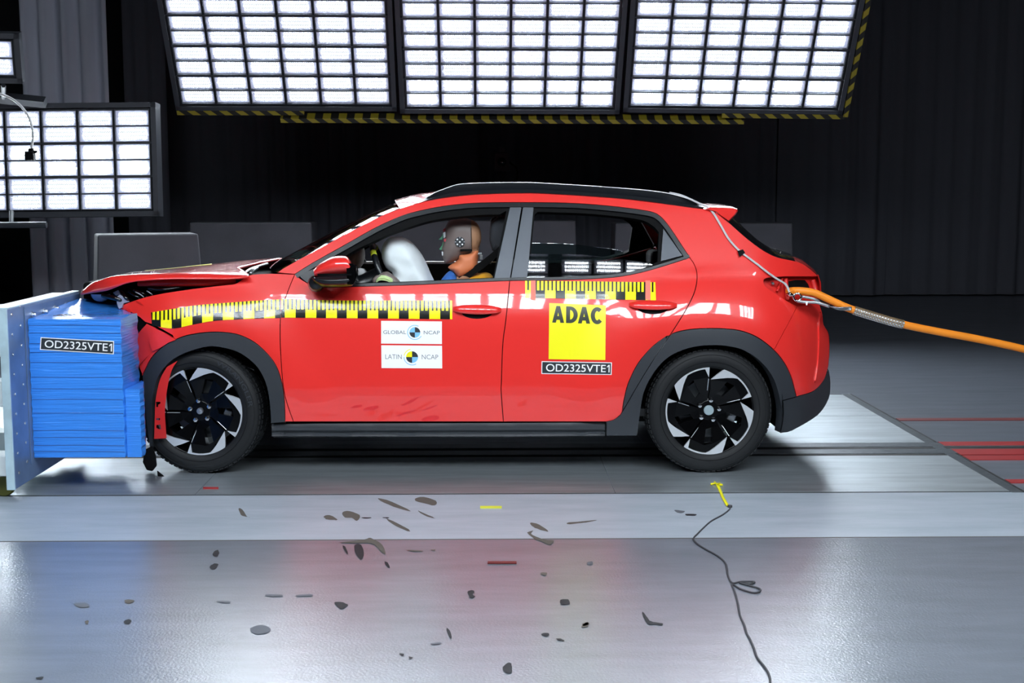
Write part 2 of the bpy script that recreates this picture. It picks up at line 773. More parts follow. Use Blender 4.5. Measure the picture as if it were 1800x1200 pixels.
def strip_on(name, top, bot, mats, parent, off, uvscale=None, f=D, nv=3, both=False):
    """a strip between two pixel polylines of equal length, laid onto the body"""
    V, N, U = [], [], []
    n = len(top)
    for j in range(nv + 1):
        for i in range(n):
            p = Vector(top[i]).lerp(Vector(bot[i]), j / nv)
            q = surf(p[0], p[1], off, f)
            V.append(q)
            N.append(Dn(q.x, q.z, f))
            U.append((uvscale(p[0]) if uvscale else i / (n - 1), 1 - j / nv))
    F = []
    for j in range(nv):
        for i in range(n - 1):
            F.append((j * n + i, (j + 1) * n + i, (j + 1) * n + i + 1, j * n + i + 1))
    return mk(name, V, F, mats, parent, normals=N, uvs=U)


TXT = {}


def text2d(s, bold=0.0):
    cu = bpy.data.curves.new('t', 'FONT')
    cu.body = s
    cu.offset = bold
    cu.resolution_u = 4
    o = bpy.data.objects.new('t', cu)
    COL.objects.link(o)
    dg = bpy.context.evaluated_depsgraph_get()
    me = bpy.data.meshes.new_from_object(o.evaluated_get(dg))
    vs = [(v.co.x, v.co.y) for v in me.vertices]
    fs = [tuple(p.vertices) for p in me.polygons]
    bpy.data.objects.remove(o)
    bpy.data.curves.remove(cu)
    bpy.data.meshes.remove(me)
    x0, x1 = min(v[0] for v in vs), max(v[0] for v in vs)
    y0, y1 = min(v[1] for v in vs), max(v[1] for v in vs)
    return [((x - x0) / (x1 - x0), (y - y0) / (y1 - y0)) for x, y in vs], fs


def quad_uv(q, u, v):
    """q: top-left, top-right, bottom-right, bottom-left pixel corners; u right, v up"""
    a = Vector(q[3]).lerp(Vector(q[2]), u)
    b = Vector(q[0]).lerp(Vector(q[1]), u)
    return a.lerp(b, v)


def sticker(name, q, parent, layers, place, base, label=None):
    """layers: list of (kind, data, material); place(px,py,lift) gives world points"""
    g = G()
    ms = [base]
    rows = [[place(*quad_uv(q, i / 14, 1 - j / 14), 0.0015) for i in range(15)] for j in range(15)]
    g.grid(rows, 0)
    lift = 0.0024
    for kind, data, m in layers:
        if m not in ms:
            ms.append(m)
        mi = ms.index(m)
        if kind == 'text':
            s, (u0, v0, u1, v1), bold = data
            vs, fs = text2d(s, bold)
            g.add([place(*quad_uv(q, u0 + (u1 - u0) * x, v0 + (v1 - v0) * y), lift) for x, y in vs], fs, mi)
        elif kind == 'letters':
            for (u0, v0, u1, v1), quads in data:
                for q4 in quads:
                    a_, b_, c_, d_ = [Vector(p) for p in q4]
                    pts = [[(a_.lerp(b_, i / 3)).lerp(d_.lerp(c_, i / 3), j / 7) for i in range(4)] for j in range(8)]
                    g.grid([[place(*quad_uv(q, u0 + (u1 - u0) * p.x, v0 + (v1 - v0) * p.y), lift + 0.0006) for p in r] for r in pts], mi)
        elif kind == 'rect':
            u0, v0, u1, v1 = data
            g.grid([[place(*quad_uv(q, u0 + (u1 - u0) * i / 14, v1 + (v0 - v1) * j / 10), lift) for i in range(15)] for j in range(11)], mi)
        elif kind == 'arc':
            (cu, cv), r0, r1, a0, a1, asp = data
            k = 14
            vs = []
            for i in range(k + 1):
                a = math.radians(a0 + (a1 - a0) * i / k)
                for r in (r0, r1):
                    vs.append(place(*quad_uv(q, cu + r * math.cos(a) * asp, cv + r * math.sin(a)), lift))
            g.add(vs, [(2 * i, 2 * i + 1, 2 * i + 3, 2 * i + 2) for i in range(k)], mi)
        lift += 0.0009 if kind == 'rect' else 0.0001
    o = g.mk(name, ms, parent, recalc=False)
    # make every face look towards the camera side
    for p in o.data.polygons:
        if p.normal.y > 0:
            p.flip()
    if label:
        o['label'] = label
    return o


#=====SETTING=====
# ------------------------------------------------------------------ the hall
def slab(name, x0, x1, y0, y1, z0, z1, m):
    o = G().bx(x0, x1, y0, y1, z0, z1).mk(name, m)
    return tag(o, kind='structure')


fy = lambda py: at_z(860, py).y
Y_JOINT, Y_GROOVE, Y_P1, Y_TR0, Y_TR1, Y_P2, Y_P3 = fy(947), fy(868), fy(804), fy(800), fy(781), fy(733), fy(696)
XR = 2.585
floor = slab('floor', -9, 9, -9, 12.2, -0.1, 0.0, MT['epoxy'])
slab('floor_strip', -9, 9, Y_JOINT, Y_GROOVE - 0.012, 0.0, 0.0015, MT['strip'])
slab('trim_1', -9, 9, Y_JOINT - 0.008, Y_JOINT - 0.001, 0.0, 0.0012, MT['stain'])
slab('trim_2', -9, 9, Y_GROOVE - 0.012, Y_GROOVE + 0.004, 0.0, 0.0012, MT['track_d'])
xs = [-9, -1.45, 0.62, XR]
for a, b in zip(xs, xs[1:]):
    slab('floor_plate', a + 0.002, b - 0.002, Y_GROOVE + 0.006, Y_P1, 0.0, 0.003, MT['track'])
for a, b in zip([-9, -2.2, 0.9, XR], [-2.2, 0.9, XR]):
    slab('floor_plate', a + 0.002, b - 0.002, Y_TR1 + 0.004, Y_P2 - 0.004, 0.0, 0.003, MT['track'])
    slab('floor_plate', a + 0.002, b - 0.002, Y_P2 + 0.004, Y_P3, 0.0, 0.003, MT['track'])
ym = (Y_TR0 + Y_TR1) / 2
slab('trim_3', -9, 9, Y_P1, Y_TR1 + 0.004, 0.0, 0.001, MT['track_d'])
slab('track_rail', -9, 9, Y_TR0, ym - 0.035, 0.0, 0.0035, MT['rail_m'])
slab('track_rail', -9, 9, ym + 0.035, Y_TR1, 0.0, 0.0035, MT['rail_m'])
slab('trim_4', XR, XR + 0.06, Y_GROOVE - 0.02, Y_P3 + 0.05, 0.0, 0.0022, MT['rail_m'])
slab('trim_5', XR + 0.06, XR + 0.075, Y_GROOVE - 0.02, Y_P3 + 0.05, 0.0, 0.0022, MT['track_d'])
for i, (pa, pb, m) in enumerate(((787, 780, 'line_red'), (803, 793, 'line_red'), (812, 804.5, 'line_red'), (742, 738, 'line_dred'), (853, 847, 'line_red'))):
    slab('floor_stripe', XR + 0.078, 9, fy(pa), fy(pb), 0.0, 0.0046 if pb > 790 and pb < 800 else 0.0042, MT[m])
slab('wall_back', -9.2, 9.2, 12.2, 12.4, -0.1, 8, MT['wall'])
slab('wall_left', -9.2, -9, -9, 12.2, -0.1, 8, MT['wall'])
slab('wall_right', 9, 9.2, -9, 12.2, -0.1, 8, MT['wall'])
slab('wall_front', -9.2, 9.2, -9.2, -9, -0.1, 8, MT['wall'])
slab('ceiling', -9.2, 9.2, -9.2, 12.4, 8, 8.2, MT['wall'])

# dirt on the floor, each stain with its own outline
STAINS = [
    ('stain', [(420, 893), (428, 897), (434, 907), (439, 909), (428, 907), (422, 902)]),
    ('stain', [(602, 900), (615, 898), (632, 905), (628, 915), (618, 910), (606, 909)]),
    ('stain', [(569, 907), (580, 905), (594, 913), (582, 913), (573, 912)]),
    ('stain', [(730, 876), (745, 873), (766, 880), (764, 888), (748, 885), (733, 881)]),
    ('stain', [(680, 912), (690, 915), (718, 930), (720, 934), (704, 928), (686, 918)]),
    ('stain', [(664, 875), (690, 882), (722, 898), (700, 893), (675, 883)]),
    ('stain', [(735, 897), (760, 908), (764, 911), (745, 905)]),
    ('stain', [(594, 953), (640, 948), (652, 945), (672, 957), (678, 974), (668, 967), (655, 955), (630, 954)]),
    ('stain_d', [(624, 957), (634, 957), (640, 970), (636, 983), (628, 977), (623, 968)]),
    ('stain_d', [(602, 960), (606, 960), (612, 972), (609, 972)]),
    ('stain_d', [(676, 987), (681, 988), (686, 998), (680, 995)]),
    ('stain_d', [(374, 971), (382, 966), (385, 970), (383, 977), (376, 977)]),
    ('stain_d', [(369, 995), (377, 990), (384, 992), (377, 1000), (370, 999)]),
    ('stain', [(219, 1054), (230, 1053), (236, 1056), (228, 1060), (220, 1058)]),
    ('stain_d', [(218, 1091), (226, 1088), (231, 1091), (226, 1096), (219, 1095)]),
    ('stain_d', [(588, 1059), (598, 1057), (611, 1062), (609, 1066), (600, 1070), (594, 1066)]),
    ('stain_d', [(822, 1039), (830, 1037), (834, 1040), (831, 1044), (835, 1048), (827, 1051), (823, 1045)]),
    ('stain_d', [(985, 1054), (999, 1053), (1001, 1061), (987, 1062)]),
    ('stain_d', [(952, 1113), (962, 1112), (966, 1115), (960, 1118), (953, 1116)]),
    ('stain_d', [(978, 1122), (986, 1122), (992, 1126), (982, 1125)]),
    ('stain_d', [(1129, 1075), (1134, 1079), (1142, 1090), (1152, 1093), (1164, 1095), (1164, 1098), (1150, 1097), (1139, 1096), (1131, 1084)]),
    ('stain_d', [(883, 1175), (888, 1167), (897, 1164), (900, 1172), (899, 1182), (890, 1182)]),
    ('stain', [(1023, 1096), (1032, 1093), (1036, 1096), (1028, 1100)]),
    ('stain', [(1024, 1098), (1033, 1093), (1033, 1101), (1023, 1102)]),
    ('stain', [(951, 1006), (961, 1006), (960, 1011), (952, 1010)]),
    ('stain', [(933, 918), (948, 922), (962, 931), (962, 934), (945, 929), (935, 924)]),
    ('stain', [(927, 935), (938, 932), (934, 938), (948, 945), (958, 948), (973, 950), (966, 957), (952, 951), (940, 947), (930, 939)]),
    ('stain', [(1000, 918), (1046, 914), (1042, 916), (1002, 921)]),
    ('stain', [(714, 966), (745, 968), (728, 969)]), ('stain', [(756, 966), (765, 965), (764, 968)]),
    ('stain_d', [(636, 909), (652, 909), (650, 911), (638, 911)]), ('stain_d', [(672, 909), (684, 909), (680, 911)]),
    ('stain_d', [(702, 1148), (710, 1149), (708, 1152)]), ('stain_d', [(718, 1153), (726, 1155), (720, 1157)]),
    ('stain_l', [(757, 1130), (775, 1128), (772, 1132), (760, 1132)]), ('stain_l', [(468, 1044), (495, 1045), (494, 1048), (470, 1047)]),
    ('stain_l', [(522, 1045), (548, 1044), (548, 1047), (524, 1048)]), ('stain_l', [(382, 1055), (405, 1056), (403, 1059), (384, 1058)]),
    ('stain_l', [(440, 1104), (460, 1098), (476, 1105), (466, 1113), (448, 1113)]), ('stain_l', [(130, 1060), (150, 1059), (158, 1065), (140, 1067)]),
    ('stain_d', [(64, 1190), (76, 1189), (73, 1193), (65, 1193)]), ('stain', [(148, 1092), (156, 1090), (154, 1096)]),
    ('stain_l', [(1032, 988), (1040, 986), (1042, 991), (1034, 992)]), ('stain_d', [(785, 1103), (791, 1108), (794, 1122), (788, 1116)]),
    ('stain_d', [(1205, 903), (1224, 903), (1222, 906), (1208, 906)]), ('stain_l', [(1186, 896), (1204, 898), (1198, 902), (1188, 899)]),
]
for key in ('stain', 'stain_d', 'stain_l'):
    g = G()
    for k, pl in STAINS:
        if k != key:
            continue
        sm = cat(*[Vector(p) for p in pl], n=3, closed=True)
        pts = [at_z(p.x + random.uniform(-0.6, 0.6), p.y + random.uniform(-0.4, 0.4), 0.0024) for p in sm]
        c = sum(pts, Vector()) / len(pts)
        vo, tr, _ = triangulate([Vector((p.x, p.y)) for p in (pts if area([(p.x, p.y) for p in pts]) > 0 else rev(pts))], (), 5)
        g.add([(p.x, p.y, 0.0024) for p in vo], tr)
    tag(g.mk('dirt_stain', MT[key], floor, recalc=False), kind='structure')

# small tape marks
def tape(x0, x1, y0, y1, m, label):
    a, b, c, d = at_z(x0, y0), at_z(x1, y0), at_z(x1, y1), at_z(x0, y1)
    g = G().prism([(p.x, p.y, 0.0062) for p in (a, b, c, d)], [(p.x, p.y, 0.0016) for p in (a, b, c, d)])
    return tag(g.mk('tape_mark', MT[m]), label, 'tape')


tape(844, 882, 891, 894, 'line_yel', 'short yellow tape mark on the light floor strip below the front door')
tape(857, 908, 988.5, 991.5, 'line_dred', 'thin dark red tape mark on the grey floor in front of the car')
tape(357, 384, 857.5, 860.5, 'line_red', 'small red tape mark on the steel plate under the front wheel')


# ------------------------------------------------------------------ curtains
def curtain(px0, px1, y, m, label, amp=0.06, wl=0.28, ztop=7.6, zbot=0.02):
    xa, xb = at_y(px0, 400, y).x, at_y(px1, 400, y).x
    n = int((xb - xa) / 0.035)
    ph = [random.uniform(0, 6.28) for _ in range(4)]
    rows = []
    for z in (zbot, 0.8, 1.8, 3, 4.5, 6, ztop):
        r = []
        for i in range(n + 1):
            x = xa + (xb - xa) * i / n
            s = amp * (0.6 + 0.4 * math.sin(x * 1.3 + ph[0])) * (math.sin(x / wl * 6.28 + ph[1] + 0.8 * math.sin(x * 2.1 + ph[2]) + 0.15 * z) + 0.35 * math.sin(x / wl * 15 + ph[3]))
            r.append((x, y + s, z))
        rows.append(r)
    g = G()
    g.grid(rows)
    g.grid([[(p[0], p[1] + 0.012, p[2]) for p in r] for r in rows])
    return tag(g.mk('curtain', MT[m], smooth=True, recalc=False), label, 'curtain', 'curtains around the hall')


curtain(52, 202, 8.3, 'curtain_lit', 'hanging curtain coloured pale as if lit, at the left behind the low light bank', 0.07, 0.22)
curtain(228, 300, 9.2, 'curtain', 'narrow dark curtain strip beside the curtain coloured as if lit', 0.05, 0.2)
curtain(262, 840, 11.2, 'curtain', 'wide black pleated curtain behind the hood and windscreen')
curtain(836, 1368, 11.3, 'curtain', 'black pleated curtain behind the roof and rear of the car')
curtain(1364, 1560, 11.2, 'curtain', 'black pleated curtain just behind the orange tow cable', 0.07, 0.33)
curtain(1556, 2050, 11.3, 'curtain', 'black pleated curtain furthest to the right of the hall', 0.07, 0.33)


# ------------------------------------------------------------------ concrete blocks
def block(cx, y, half, hz, rot, label, taper=0.12):
    o = bpy.data.objects.new('concrete_block', None)
    R = Matrix.Rotation(rot, 3, 'Z')
    g = G()
    a = [(-half, -0.3), (half, -0.3), (half, 0.3), (-half, 0.3)]
    t = [(-half + taper, -0.2), (half - taper, -0.2), (half - taper, 0.2), (-half + taper, 0.2)]
    g.prism([R @ Vector((x, yy, hz)) + Vector((cx, y, 0)) for x, yy in t], [R @ Vector((x, yy, 0)) + Vector((cx, y, 0)) for x, yy in a])
    return tag(g.mk('concrete_block', MT['concrete'], bevel=0.015), label, 'block', 'concrete blocks behind the car')


def block_px(p0, p1, py, y, rot, label, taper=0.1):
    a, b = at_y(p0, py, y - 0.2), at_y(p1, py, y - 0.2)
    return block((a.x + b.x) / 2, y, (b.x - a.x) / 2 + taper, a.z, rot, label, taper)


block_px(158, 330, 412, 3.3, 0.36, 'grey concrete block standing behind the blue crash block and crumpled hood', 0.06)
block_px(333, 547, 391, 5.6, 0.0, 'grey concrete block seen over the hood in front of the windscreen', 0.03)
block_px(660, 1012, 388, 5.8, 0.0, 'grey concrete block seen through the open side windows', 0.03)
block_px(1082, 1393, 392, 5.8, 0.0, 'grey concrete block seen behind the sloping rear window', 0.03)


# ------------------------------------------------------------------ LED light banks
CW_, CH_ = 0.315, 0.292


def module_mesh(hot):
    me = bpy.data.meshes.new('led_module')
    V, F, MI, U = [], [], [], []

    def quad(x0, x1, y0, y1, z, m):
        b = len(V)
        V.extend([(x0, y0, z), (x1, y0, z), (x1, y1, z), (x0, y1, z)])
        F.append((b, b + 1, b + 2, b + 3))
        MI.append(m)
        U.extend([(0, 0), (1, 0), (1, 1), (0, 1)])
    w_, h_ = CW_ / 2 - 0.012, CH_ / 2 - 0.012
    # shallow tray: floor, walls
    quad(-w_, w_, -h_, h_, 0.004, 0)
    for (x0, x1, y0, y1) in ((-w_ - 0.008, -w_, -h_, h_), (w_, w_ + 0.008, -h_, h_), (-w_ - 0.008, w_ + 0.008, h_, h_ + 0.008), (-w_ - 0.008, w_ + 0.008, -h_ - 0.008, -h_), (-w_, w_, -0.006, 0.006)):
        b = len(V)
        for z in (0.0, 0.03):
            V.extend([(x0, y0, z), (x1, y0, z), (x1, y1, z), (x0, y1, z)])
            U.extend([(0, 0)] * 4)
        F.extend([(b + 4, b + 5, b + 6, b + 7), (b, b + 1, b + 5, b + 4), (b + 1, b + 2, b + 6, b + 5), (b + 2, b + 3, b + 7, b + 6), (b + 3, b, b + 4, b + 7)])
        MI.extend([1] * 5)
    for s in (-1, 1):
        c = s * (h_ / 2)
        quad(-w_ + 0.030, w_ - 0.030, c - h_ * 0.37, c + h_ * 0.37, 0.010, 2)
    me.from_pydata(V, [], F)
    for m in (MT['led_cell'], MT['frame'], MT[('led', 'led_hot', 'led_near')[hot]]):
        me.materials.append(m)
    me.polygons.foreach_set('material_index', MI)
    l = me.uv_layers.new(name='uv')
    for lp in me.loops:
        l.data[lp.index].uv = U[lp.vertex_index]
    me.update()
    return me


MOD = module_mesh(0), module_mesh(1), module_mesh(2)


def bank(org, ux, vy, cols, rows, hot_rows, label, group='led light banks', hazard=None, side_hazard=False, hazard_span=None, posts=True, near=False):
    """org: world point of the lower left corner of the lit area; ux along the columns, vy up the panel"""
    ux, vy = ux.normalized(), vy.normalized()
    nz = ux.cross(vy).normalized()
    vy = nz.cross(ux).normalized()
    e = bpy.data.objects.new('light_bank', None)
    e.matrix_world = Matrix.Translation(org) @ Matrix((ux, vy, nz)).transposed().to_4x4()
    link(e)
    e.matrix_basis = e.matrix_world.copy()
    tag(e, label, 'light', group)
    W, H = cols * CW_, rows * CH_
    g = G()
    b = 0.055
    g.bx(-b, W + b, -b, H + b, -0.12, -0.004)
    for x0, x1, y0, y1 in ((-b, -0.012, -b, H + b), (W + 0.012, W + b, -b, H + b), (-b, W + b, -b, -0.012), (-b, W + b, H + 0.012, H + b)):
        g.bx(x0, x1, y0, y1, -0.01, 0.045)
    for i in range(1, rows):
        g.bx(-b, W + b, i * CH_ - 0.006, i * CH_ + 0.006, -0.01, 0.028)
    # hanging posts that carry the rig up to the roof
    for x in (0.3, W - 0.3) if posts else ():
        g.bx(x - 0.03, x + 0.03, 0.2, H + 0.4, -0.2, -0.12)
    g.mk('bank_frame', MT['frame'], e, local=True)
    for r in range(rows):
        for c in range(cols):
            o = bpy.data.objects.new('led_module', MOD[2 if near else (1 if r in hot_rows else 0)])
            o.location = ((c + 0.5) * CW_, (r + 0.5) * CH_, 0)
            link(o, e)
    def hz(x0, y0, x1, y1, wd):
        a, b_ = Vector((x0, y0, 0)), Vector((x1, y1, 0))
        t = (b_ - a).normalized()
        s = Vector((-t.y, t.x, 0)) * wd
        L = (b_ - a).length
        V = [a - s, b_ - s, b_ + s, a + s]
        V = [p + Vector((0, 0, 0.05)) for p in V] + [p + Vector((0, 0, -0.05)) for p in V]
        U = [(0, 0), (L, 0), (L, 1), (0, 1)] * 2
        F = [(0, 1, 2, 3), (7, 6, 5, 4), (0, 4, 5, 1), (1, 5, 6, 2), (2, 6, 7, 3), (3, 7, 4, 0)]
        mk('hazard_strip', V, F, MT['hazard'], e, uvs=U, local=True)['label'] = 'yellow and black hazard strip along the frame edge'
    if hazard is not None:
        s0, s1 = hazard_span or (-b, W + b)
        hz(s0, hazard, s1, hazard, 0.022)
    if side_hazard:
        hz(W + b + 0.03, hazard, W + b + 0.03, H * 0.57, 0.022)
    return e


DN = Vector((0, 0.56, -0.83))
YB = 5.2
b1 = bank(at_y(320, 181, YB), Vector((1, 0.02, 0)), -DN + Vector((-0.03, 0, 0)), 6, 8, (), 'overhead bank of LED panels hanging above the hood and windscreen', hazard=-0.075, hazard_span=(-0.05, 1.1))
b2 = bank(at_y(714, 186, YB), Vector((1, 0, -0.002)), -DN, 6, 8, (0,), 'middle overhead bank of LED panels hanging above the roof of the car', hazard=-0.13, hazard_span=(-1.15, 3.1))
b3 = bank(at_y(1106, 184, YB), Vector((1, -0.03, -0.012)), -DN + Vector((0.05, 0, 0)), 6, 8, (0,), 'overhead bank of LED panels above the tail with striped right edge', hazard=-0.075, hazard_span=(0.85, 1.97), side_hazard=True)
p = at_y(270, 374, 4.7)
b4 = bank(Vector((p.x - 8 * CW_, 4.7, p.z)), Vector((1, 0, 0.01)), Vector((0, 0.05, 1)), 8, 3, (1,), 'low upright bank of LED panels standing at the left edge behind the barrier', posts=False)
for xr_, nc, wh in ((-1.4, 6, 'high over the crash block'), (0.6, 6, 'high over the front wheel'), (2.6, 6, 'high over the rear door'), (4.05, 4, 'high over the tow cable')):
    bank(Vector((xr_, -4.3, 3.1)), Vector((-1, 0, 0)), Vector((0, 0.80, 0.60)), nc, 6, (),
         'LED bank on the near side ' + wh + ', mirrored in the red paint', group='led light banks on the near side', near=True)
#=====END SETTING=====
# ------------------------------------------------------------------ the car
car = empty('car', (-0.2, CW / 2, 0.0), 'red compact hatchback car with crumpled nose pressed into the blue crash block', 'car')

# --- shared outlines, in picture pixels
A_UP = cat((487, 479), (500, 470), (533, 451.5), (567, 433), (600, 415), (633, 397.5), (670, 379), (703, 366))
CANT_UP = cat((703, 366), (737, 356), (753, 352.5), (787, 347), (837, 342), (920, 339.5), (980, 341.5), (1080, 348), (1140, 354.5), (1190, 361), (1222, 365.5), (1247, 368), (1258, 371))
DLO_UP = cat((518, 482), (550, 462), (600, 434), (653, 404), (687, 387.5), (720, 375), (770, 364), (820, 358), (870, 356), (960, 356), (1020, 358), (1080, 363), (1130, 369.5), (1150, 374), (1160, 380), (1169, 389), (1181, 405), (1200, 434), (1212, 452))
BELT_LO = cat((550, 502.5), (567, 504.5), (620, 503.5), (720, 500.5), (820, 496), (895, 493), (940, 492.6), (1000, 491.4), (1060, 488.5), (1100, 484), (1140, 475), (1180, 463), (1212, 452.5))
BELT_HI = [(p.x, p.y - 5.5) for p in BELT_LO]
TRI = [(518, 482), (533, 493), (550, 502.5)]
GAP_FB = cat((896, 493), (889.5, 560), (884, 603), (881.5, 668), (881, 690), (885, 741))
FD_FRONT = cat((518, 482), (511, 499), (504, 517), (497, 538), (493, 558.5), (492.6, 603), (496, 660), (500, 690), (505, 710), (516, 741))
RD_REAR = cat((1212, 452.5), (1220, 464), (1225, 480), (1224, 500), (1218, 520), (1203, 549), (1177, 590), (1150, 630), (1121, 677), (1095, 722), (1088, 731), (1078, 738), (1066, 741))
F_ARCH_OUT = cat((250, 660), (264, 632), (277, 617), (295, 603), (320, 592), (340, 587), (370, 583.5), (405, 585), (432, 593), (457, 609), (482, 637), (494, 667), (499.5, 700), (501, 742))
F_ARCH_IN = cat((269, 696), (277, 665), (292, 643), (312, 627), (340, 615.5), (370, 609), (395, 612), (420, 620), (445, 638), (460, 658), (470, 685), (475, 722), (476, 744))
R_ARCH_OUT = cat((1094, 723), (1097, 702), (1105, 672), (1122, 638), (1145, 611), (1167, 594), (1182, 586), (1208, 579.5), (1242, 577), (1280, 578), (1305, 582), (1330, 592), (1355, 610), (1375, 632), (1390, 660), (1400, 697))
R_ARCH_IN = cat((1121, 762), (1127, 715), (1135, 682), (1155, 648), (1180, 625), (1215, 611), (1255, 607), (1292, 611), (1317, 621), (1342, 641), (1360, 667), (1370, 700), (1375, 735), (1372, 760))


def cut(poly, i0, i1):
    return poly[i0:i1]


def nearest(curve, p):
    return min(range(len(curve)), key=lambda i: (Vector(curve[i]) - Vector(p)).length)


def between(curve, a, b):
    i, j = nearest(curve, a), nearest(curve, b)
    return curve[i:j + 1] if i <= j else list(reversed(curve[j:i + 1]))


RED = MT['red']
# --- front fender
fender_top = cat((202, 548), (212, 539), (222, 533), (253, 522.5), (287, 515), (337, 507.5), (387, 501.5), (412, 498.5), (424, 492), (437, 484), (450, 481.5), (483, 480.5), (518, 482))
fender_tear = [(303, 589), (287, 580), (270, 571), (255, 566), (246, 558), (237, 552), (229, 548), (220, 545), (212, 547.5), (202, 548)]
ff = panel('front_fender', join(fender_top, FD_FRONT, [(501, 741)], rev(between(F_ARCH_OUT, (308, 597), (501, 742))), fender_tear), RED, car)

# --- front door and rear door skins
fd, fdr = panel('front_door', join(TRI, between(BELT_LO, (550, 502.5), (896, 493)), GAP_FB, [(516, 741)], rev(FD_FRONT)), RED, car)
rd_out = join(between(BELT_LO, (896, 493), (1212, 452)), between(RD_REAR, (1212, 452.5), (1175, 592)), between(R_ARCH_OUT, (1172, 591), (1094, 722)), between(RD_REAR, (1093, 724), (1066, 741)), rev(GAP_FB))
rd, rdr = panel('rear_door', rd_out, RED, car)

# --- body side: A pillar, cant rail, C pillar and rear quarter in one stamping
quarter_hi = [(1256, 371), (1280, 390), (1284, 393)] + list(cat((1284, 393), (1305, 412), (1326, 429), (1347, 443), (1367, 452), (1399, 459), (1416, 466.5), (1434, 481), (1437, 485.5)))
lamp_top = [(1437, 486), (1420, 486), (1380, 486), (1357, 487.5)]
LAMP = cat((1357, 487.5), (1347, 489), (1342.5, 494), (1347, 504), (1367, 518), (1388, 531), (1401, 537.5))
bump_seam = cat((1401, 538), (1389, 562), (1376, 586), (1362, 612))
body_side = join(DLO_UP, RD_REAR[:nearest(RD_REAR, (1177, 590)) + 1], between(R_ARCH_OUT, (1182, 586), (1358, 613)), rev(bump_seam), rev(LAMP), rev(lamp_top), rev(quarter_hi), rev(CANT_UP), rev(A_UP))
bs, bsr = panel('body_side', body_side, RED, car, step=0.04)

# --- rear bumper skin, red, and its black lower part
tail_edge = cat((1436, 521), (1441, 535), (1446, 553), (1448, 570), (1456, 584), (1458, 600), (1458, 622), (1456, 645))
rbump = join([(1401, 538), (1418, 536), (1436, 521)], tail_edge, cat((1456, 645), (1448, 668), (1430, 687), (1400, 697)), rev(between(R_ARCH_OUT, (1360, 615), (1400, 697))), rev(bump_seam))
rb, rbr = panel('rear_bumper', rbump, RED, car)
rlow = join(cat((1375, 704), (1400, 697.5), (1430, 687.5), (1448, 669), (1457, 650)), cat((1457, 650), (1460, 672), (1457, 700), (1437, 730), (1392, 757), (1372, 761)), [(1375, 735)])
panel('lower_bumper', rlow, MT['clad'], rb, off=-0.006, far_parent=rbr)

panel('bumper_fold', join([(1443, 548), (1447.5, 571), (1456, 585), (1457.3, 600), (1457, 622), (1454, 645), (1446, 662), (1433, 672)], cat((1433, 672), (1438, 640), (1440, 600), (1440, 572), (1443, 548))), RED, rb, off=-0.009, far_parent=rbr, step=0.02, gap=0.0005)

# --- lamp recess: painted pocket behind the missing tail lamp
lamp_poly = join(lamp_top, LAMP, [(1401, 537.5), (1418, 536), (1436, 521), (1441, 512), (1440.5, 497)])
lamp_poly2 = [(p[0], p[1]) for p in lamp_poly]
pk, pkr = panel('lamp_pocket', lamp_poly2, MT['red_flat'], car, off=0.05, rim=0.0, gap=-0.012)
g = G()
holes = [(1386, 494), (1398, 492), (1415, 492), (1421, 500), (1424, 510), (1408, 513), (1390, 512), (1386, 505)]
g.prism([surf(x, y, 0.046) for x, y in holes], [surf(x, y, 0.06) for x, y in holes])
g.mk('lamp_opening', MT['black'], pk)
for q_, r_ in (((1375, 489), (1371, 500), (1366, 512)), 0.008), (((1381, 490), (1383, 510), (1385, 528)), 0.012), (((1428, 492), (1432, 505), (1434, 518)), 0.016):
    G().tube(cat(*[surf(x, y, 0.034) for x, y in q_]), r_, 8).mk('pocket_flange', MT['red_flat'], pk, smooth=True)
g = G()
p = surf(1358.5, 498, 0.03)
g.lathe([(0, -0.008), (0.006, -0.008), (0.0075, -0.003), (0.0075, 0.02), (0, 0.02)], p, n=12)
g.mk('pocket_screw', MT['steel'], pk, smooth=False)

# --- wheel-arch cladding
fa = join(F_ARCH_OUT, [(476, 744)], rev(F_ARCH_IN), cat((269, 696), (266, 715), (268, 760), (269, 788)), [(263, 786)], cat((263, 786), (257, 740), (254, 700), (250, 660)))
panel('front_arch_trim', fa, MT['clad'], car, off=-0.012, rim=0.05, step=0.025)
ra = join(between(R_ARCH_OUT, (1182, 586), (1400, 697)), [(1375, 704), (1375, 735), (1372, 760)], rev(R_ARCH_IN), [(1119, 766), (1066, 766), (1066, 741), (1079, 738), (1089, 731)], between(RD_REAR, (1096, 722), (1177, 590)))
panel('rear_arch_trim', ra, MT['clad'], car, off=-0.012, rim=0.05, step=0.025)
ra2 = join(between(R_ARCH_OUT, (1094, 722), (1171, 592)), rev(between(RD_REAR, (1100, 713), (1174, 593))))
panel('arch_trim', ra2, MT['clad'], rd, off=-0.012, far_parent=rdr, step=0.025)
# --- sill cladding
DS = lambda x, z: 0.034 + 0.012 * (x + 0.1) ** 2 - max(0, 0.30 - z) * 0.30 + 0.05 * sstep(0.250, 0.215, z)
sill = join([(477, 744.5), (560, 743.5), (700, 743), (885, 742.5), (1064, 741.5)], [(1064, 766), (900, 767.5), (700, 767.5), (560, 767), (477, 767)])
panel('side_sill', sill, MT['clad'], car, f=DS, rim=0.06, step=0.02)

# --- dark inner shell behind the panels, so that the gaps read dark
inner = [(445, 490), (620, 508), (880, 500), (1060, 495), (1200, 465), (1230, 470), (1335, 500), (1345, 580)] + [(p.x, p.y) for p in rev(between(R_ARCH_OUT, (1130, 628), (1340, 598)))] + [(1090, 700), (1085, 735), (505, 735), (503, 700), (497, 667), (484, 637), (459, 609), (440, 597)]
panel('inner_panel', inner, MT['black'], car, off=0.035, rim=0, step=0.08, px_step=20)

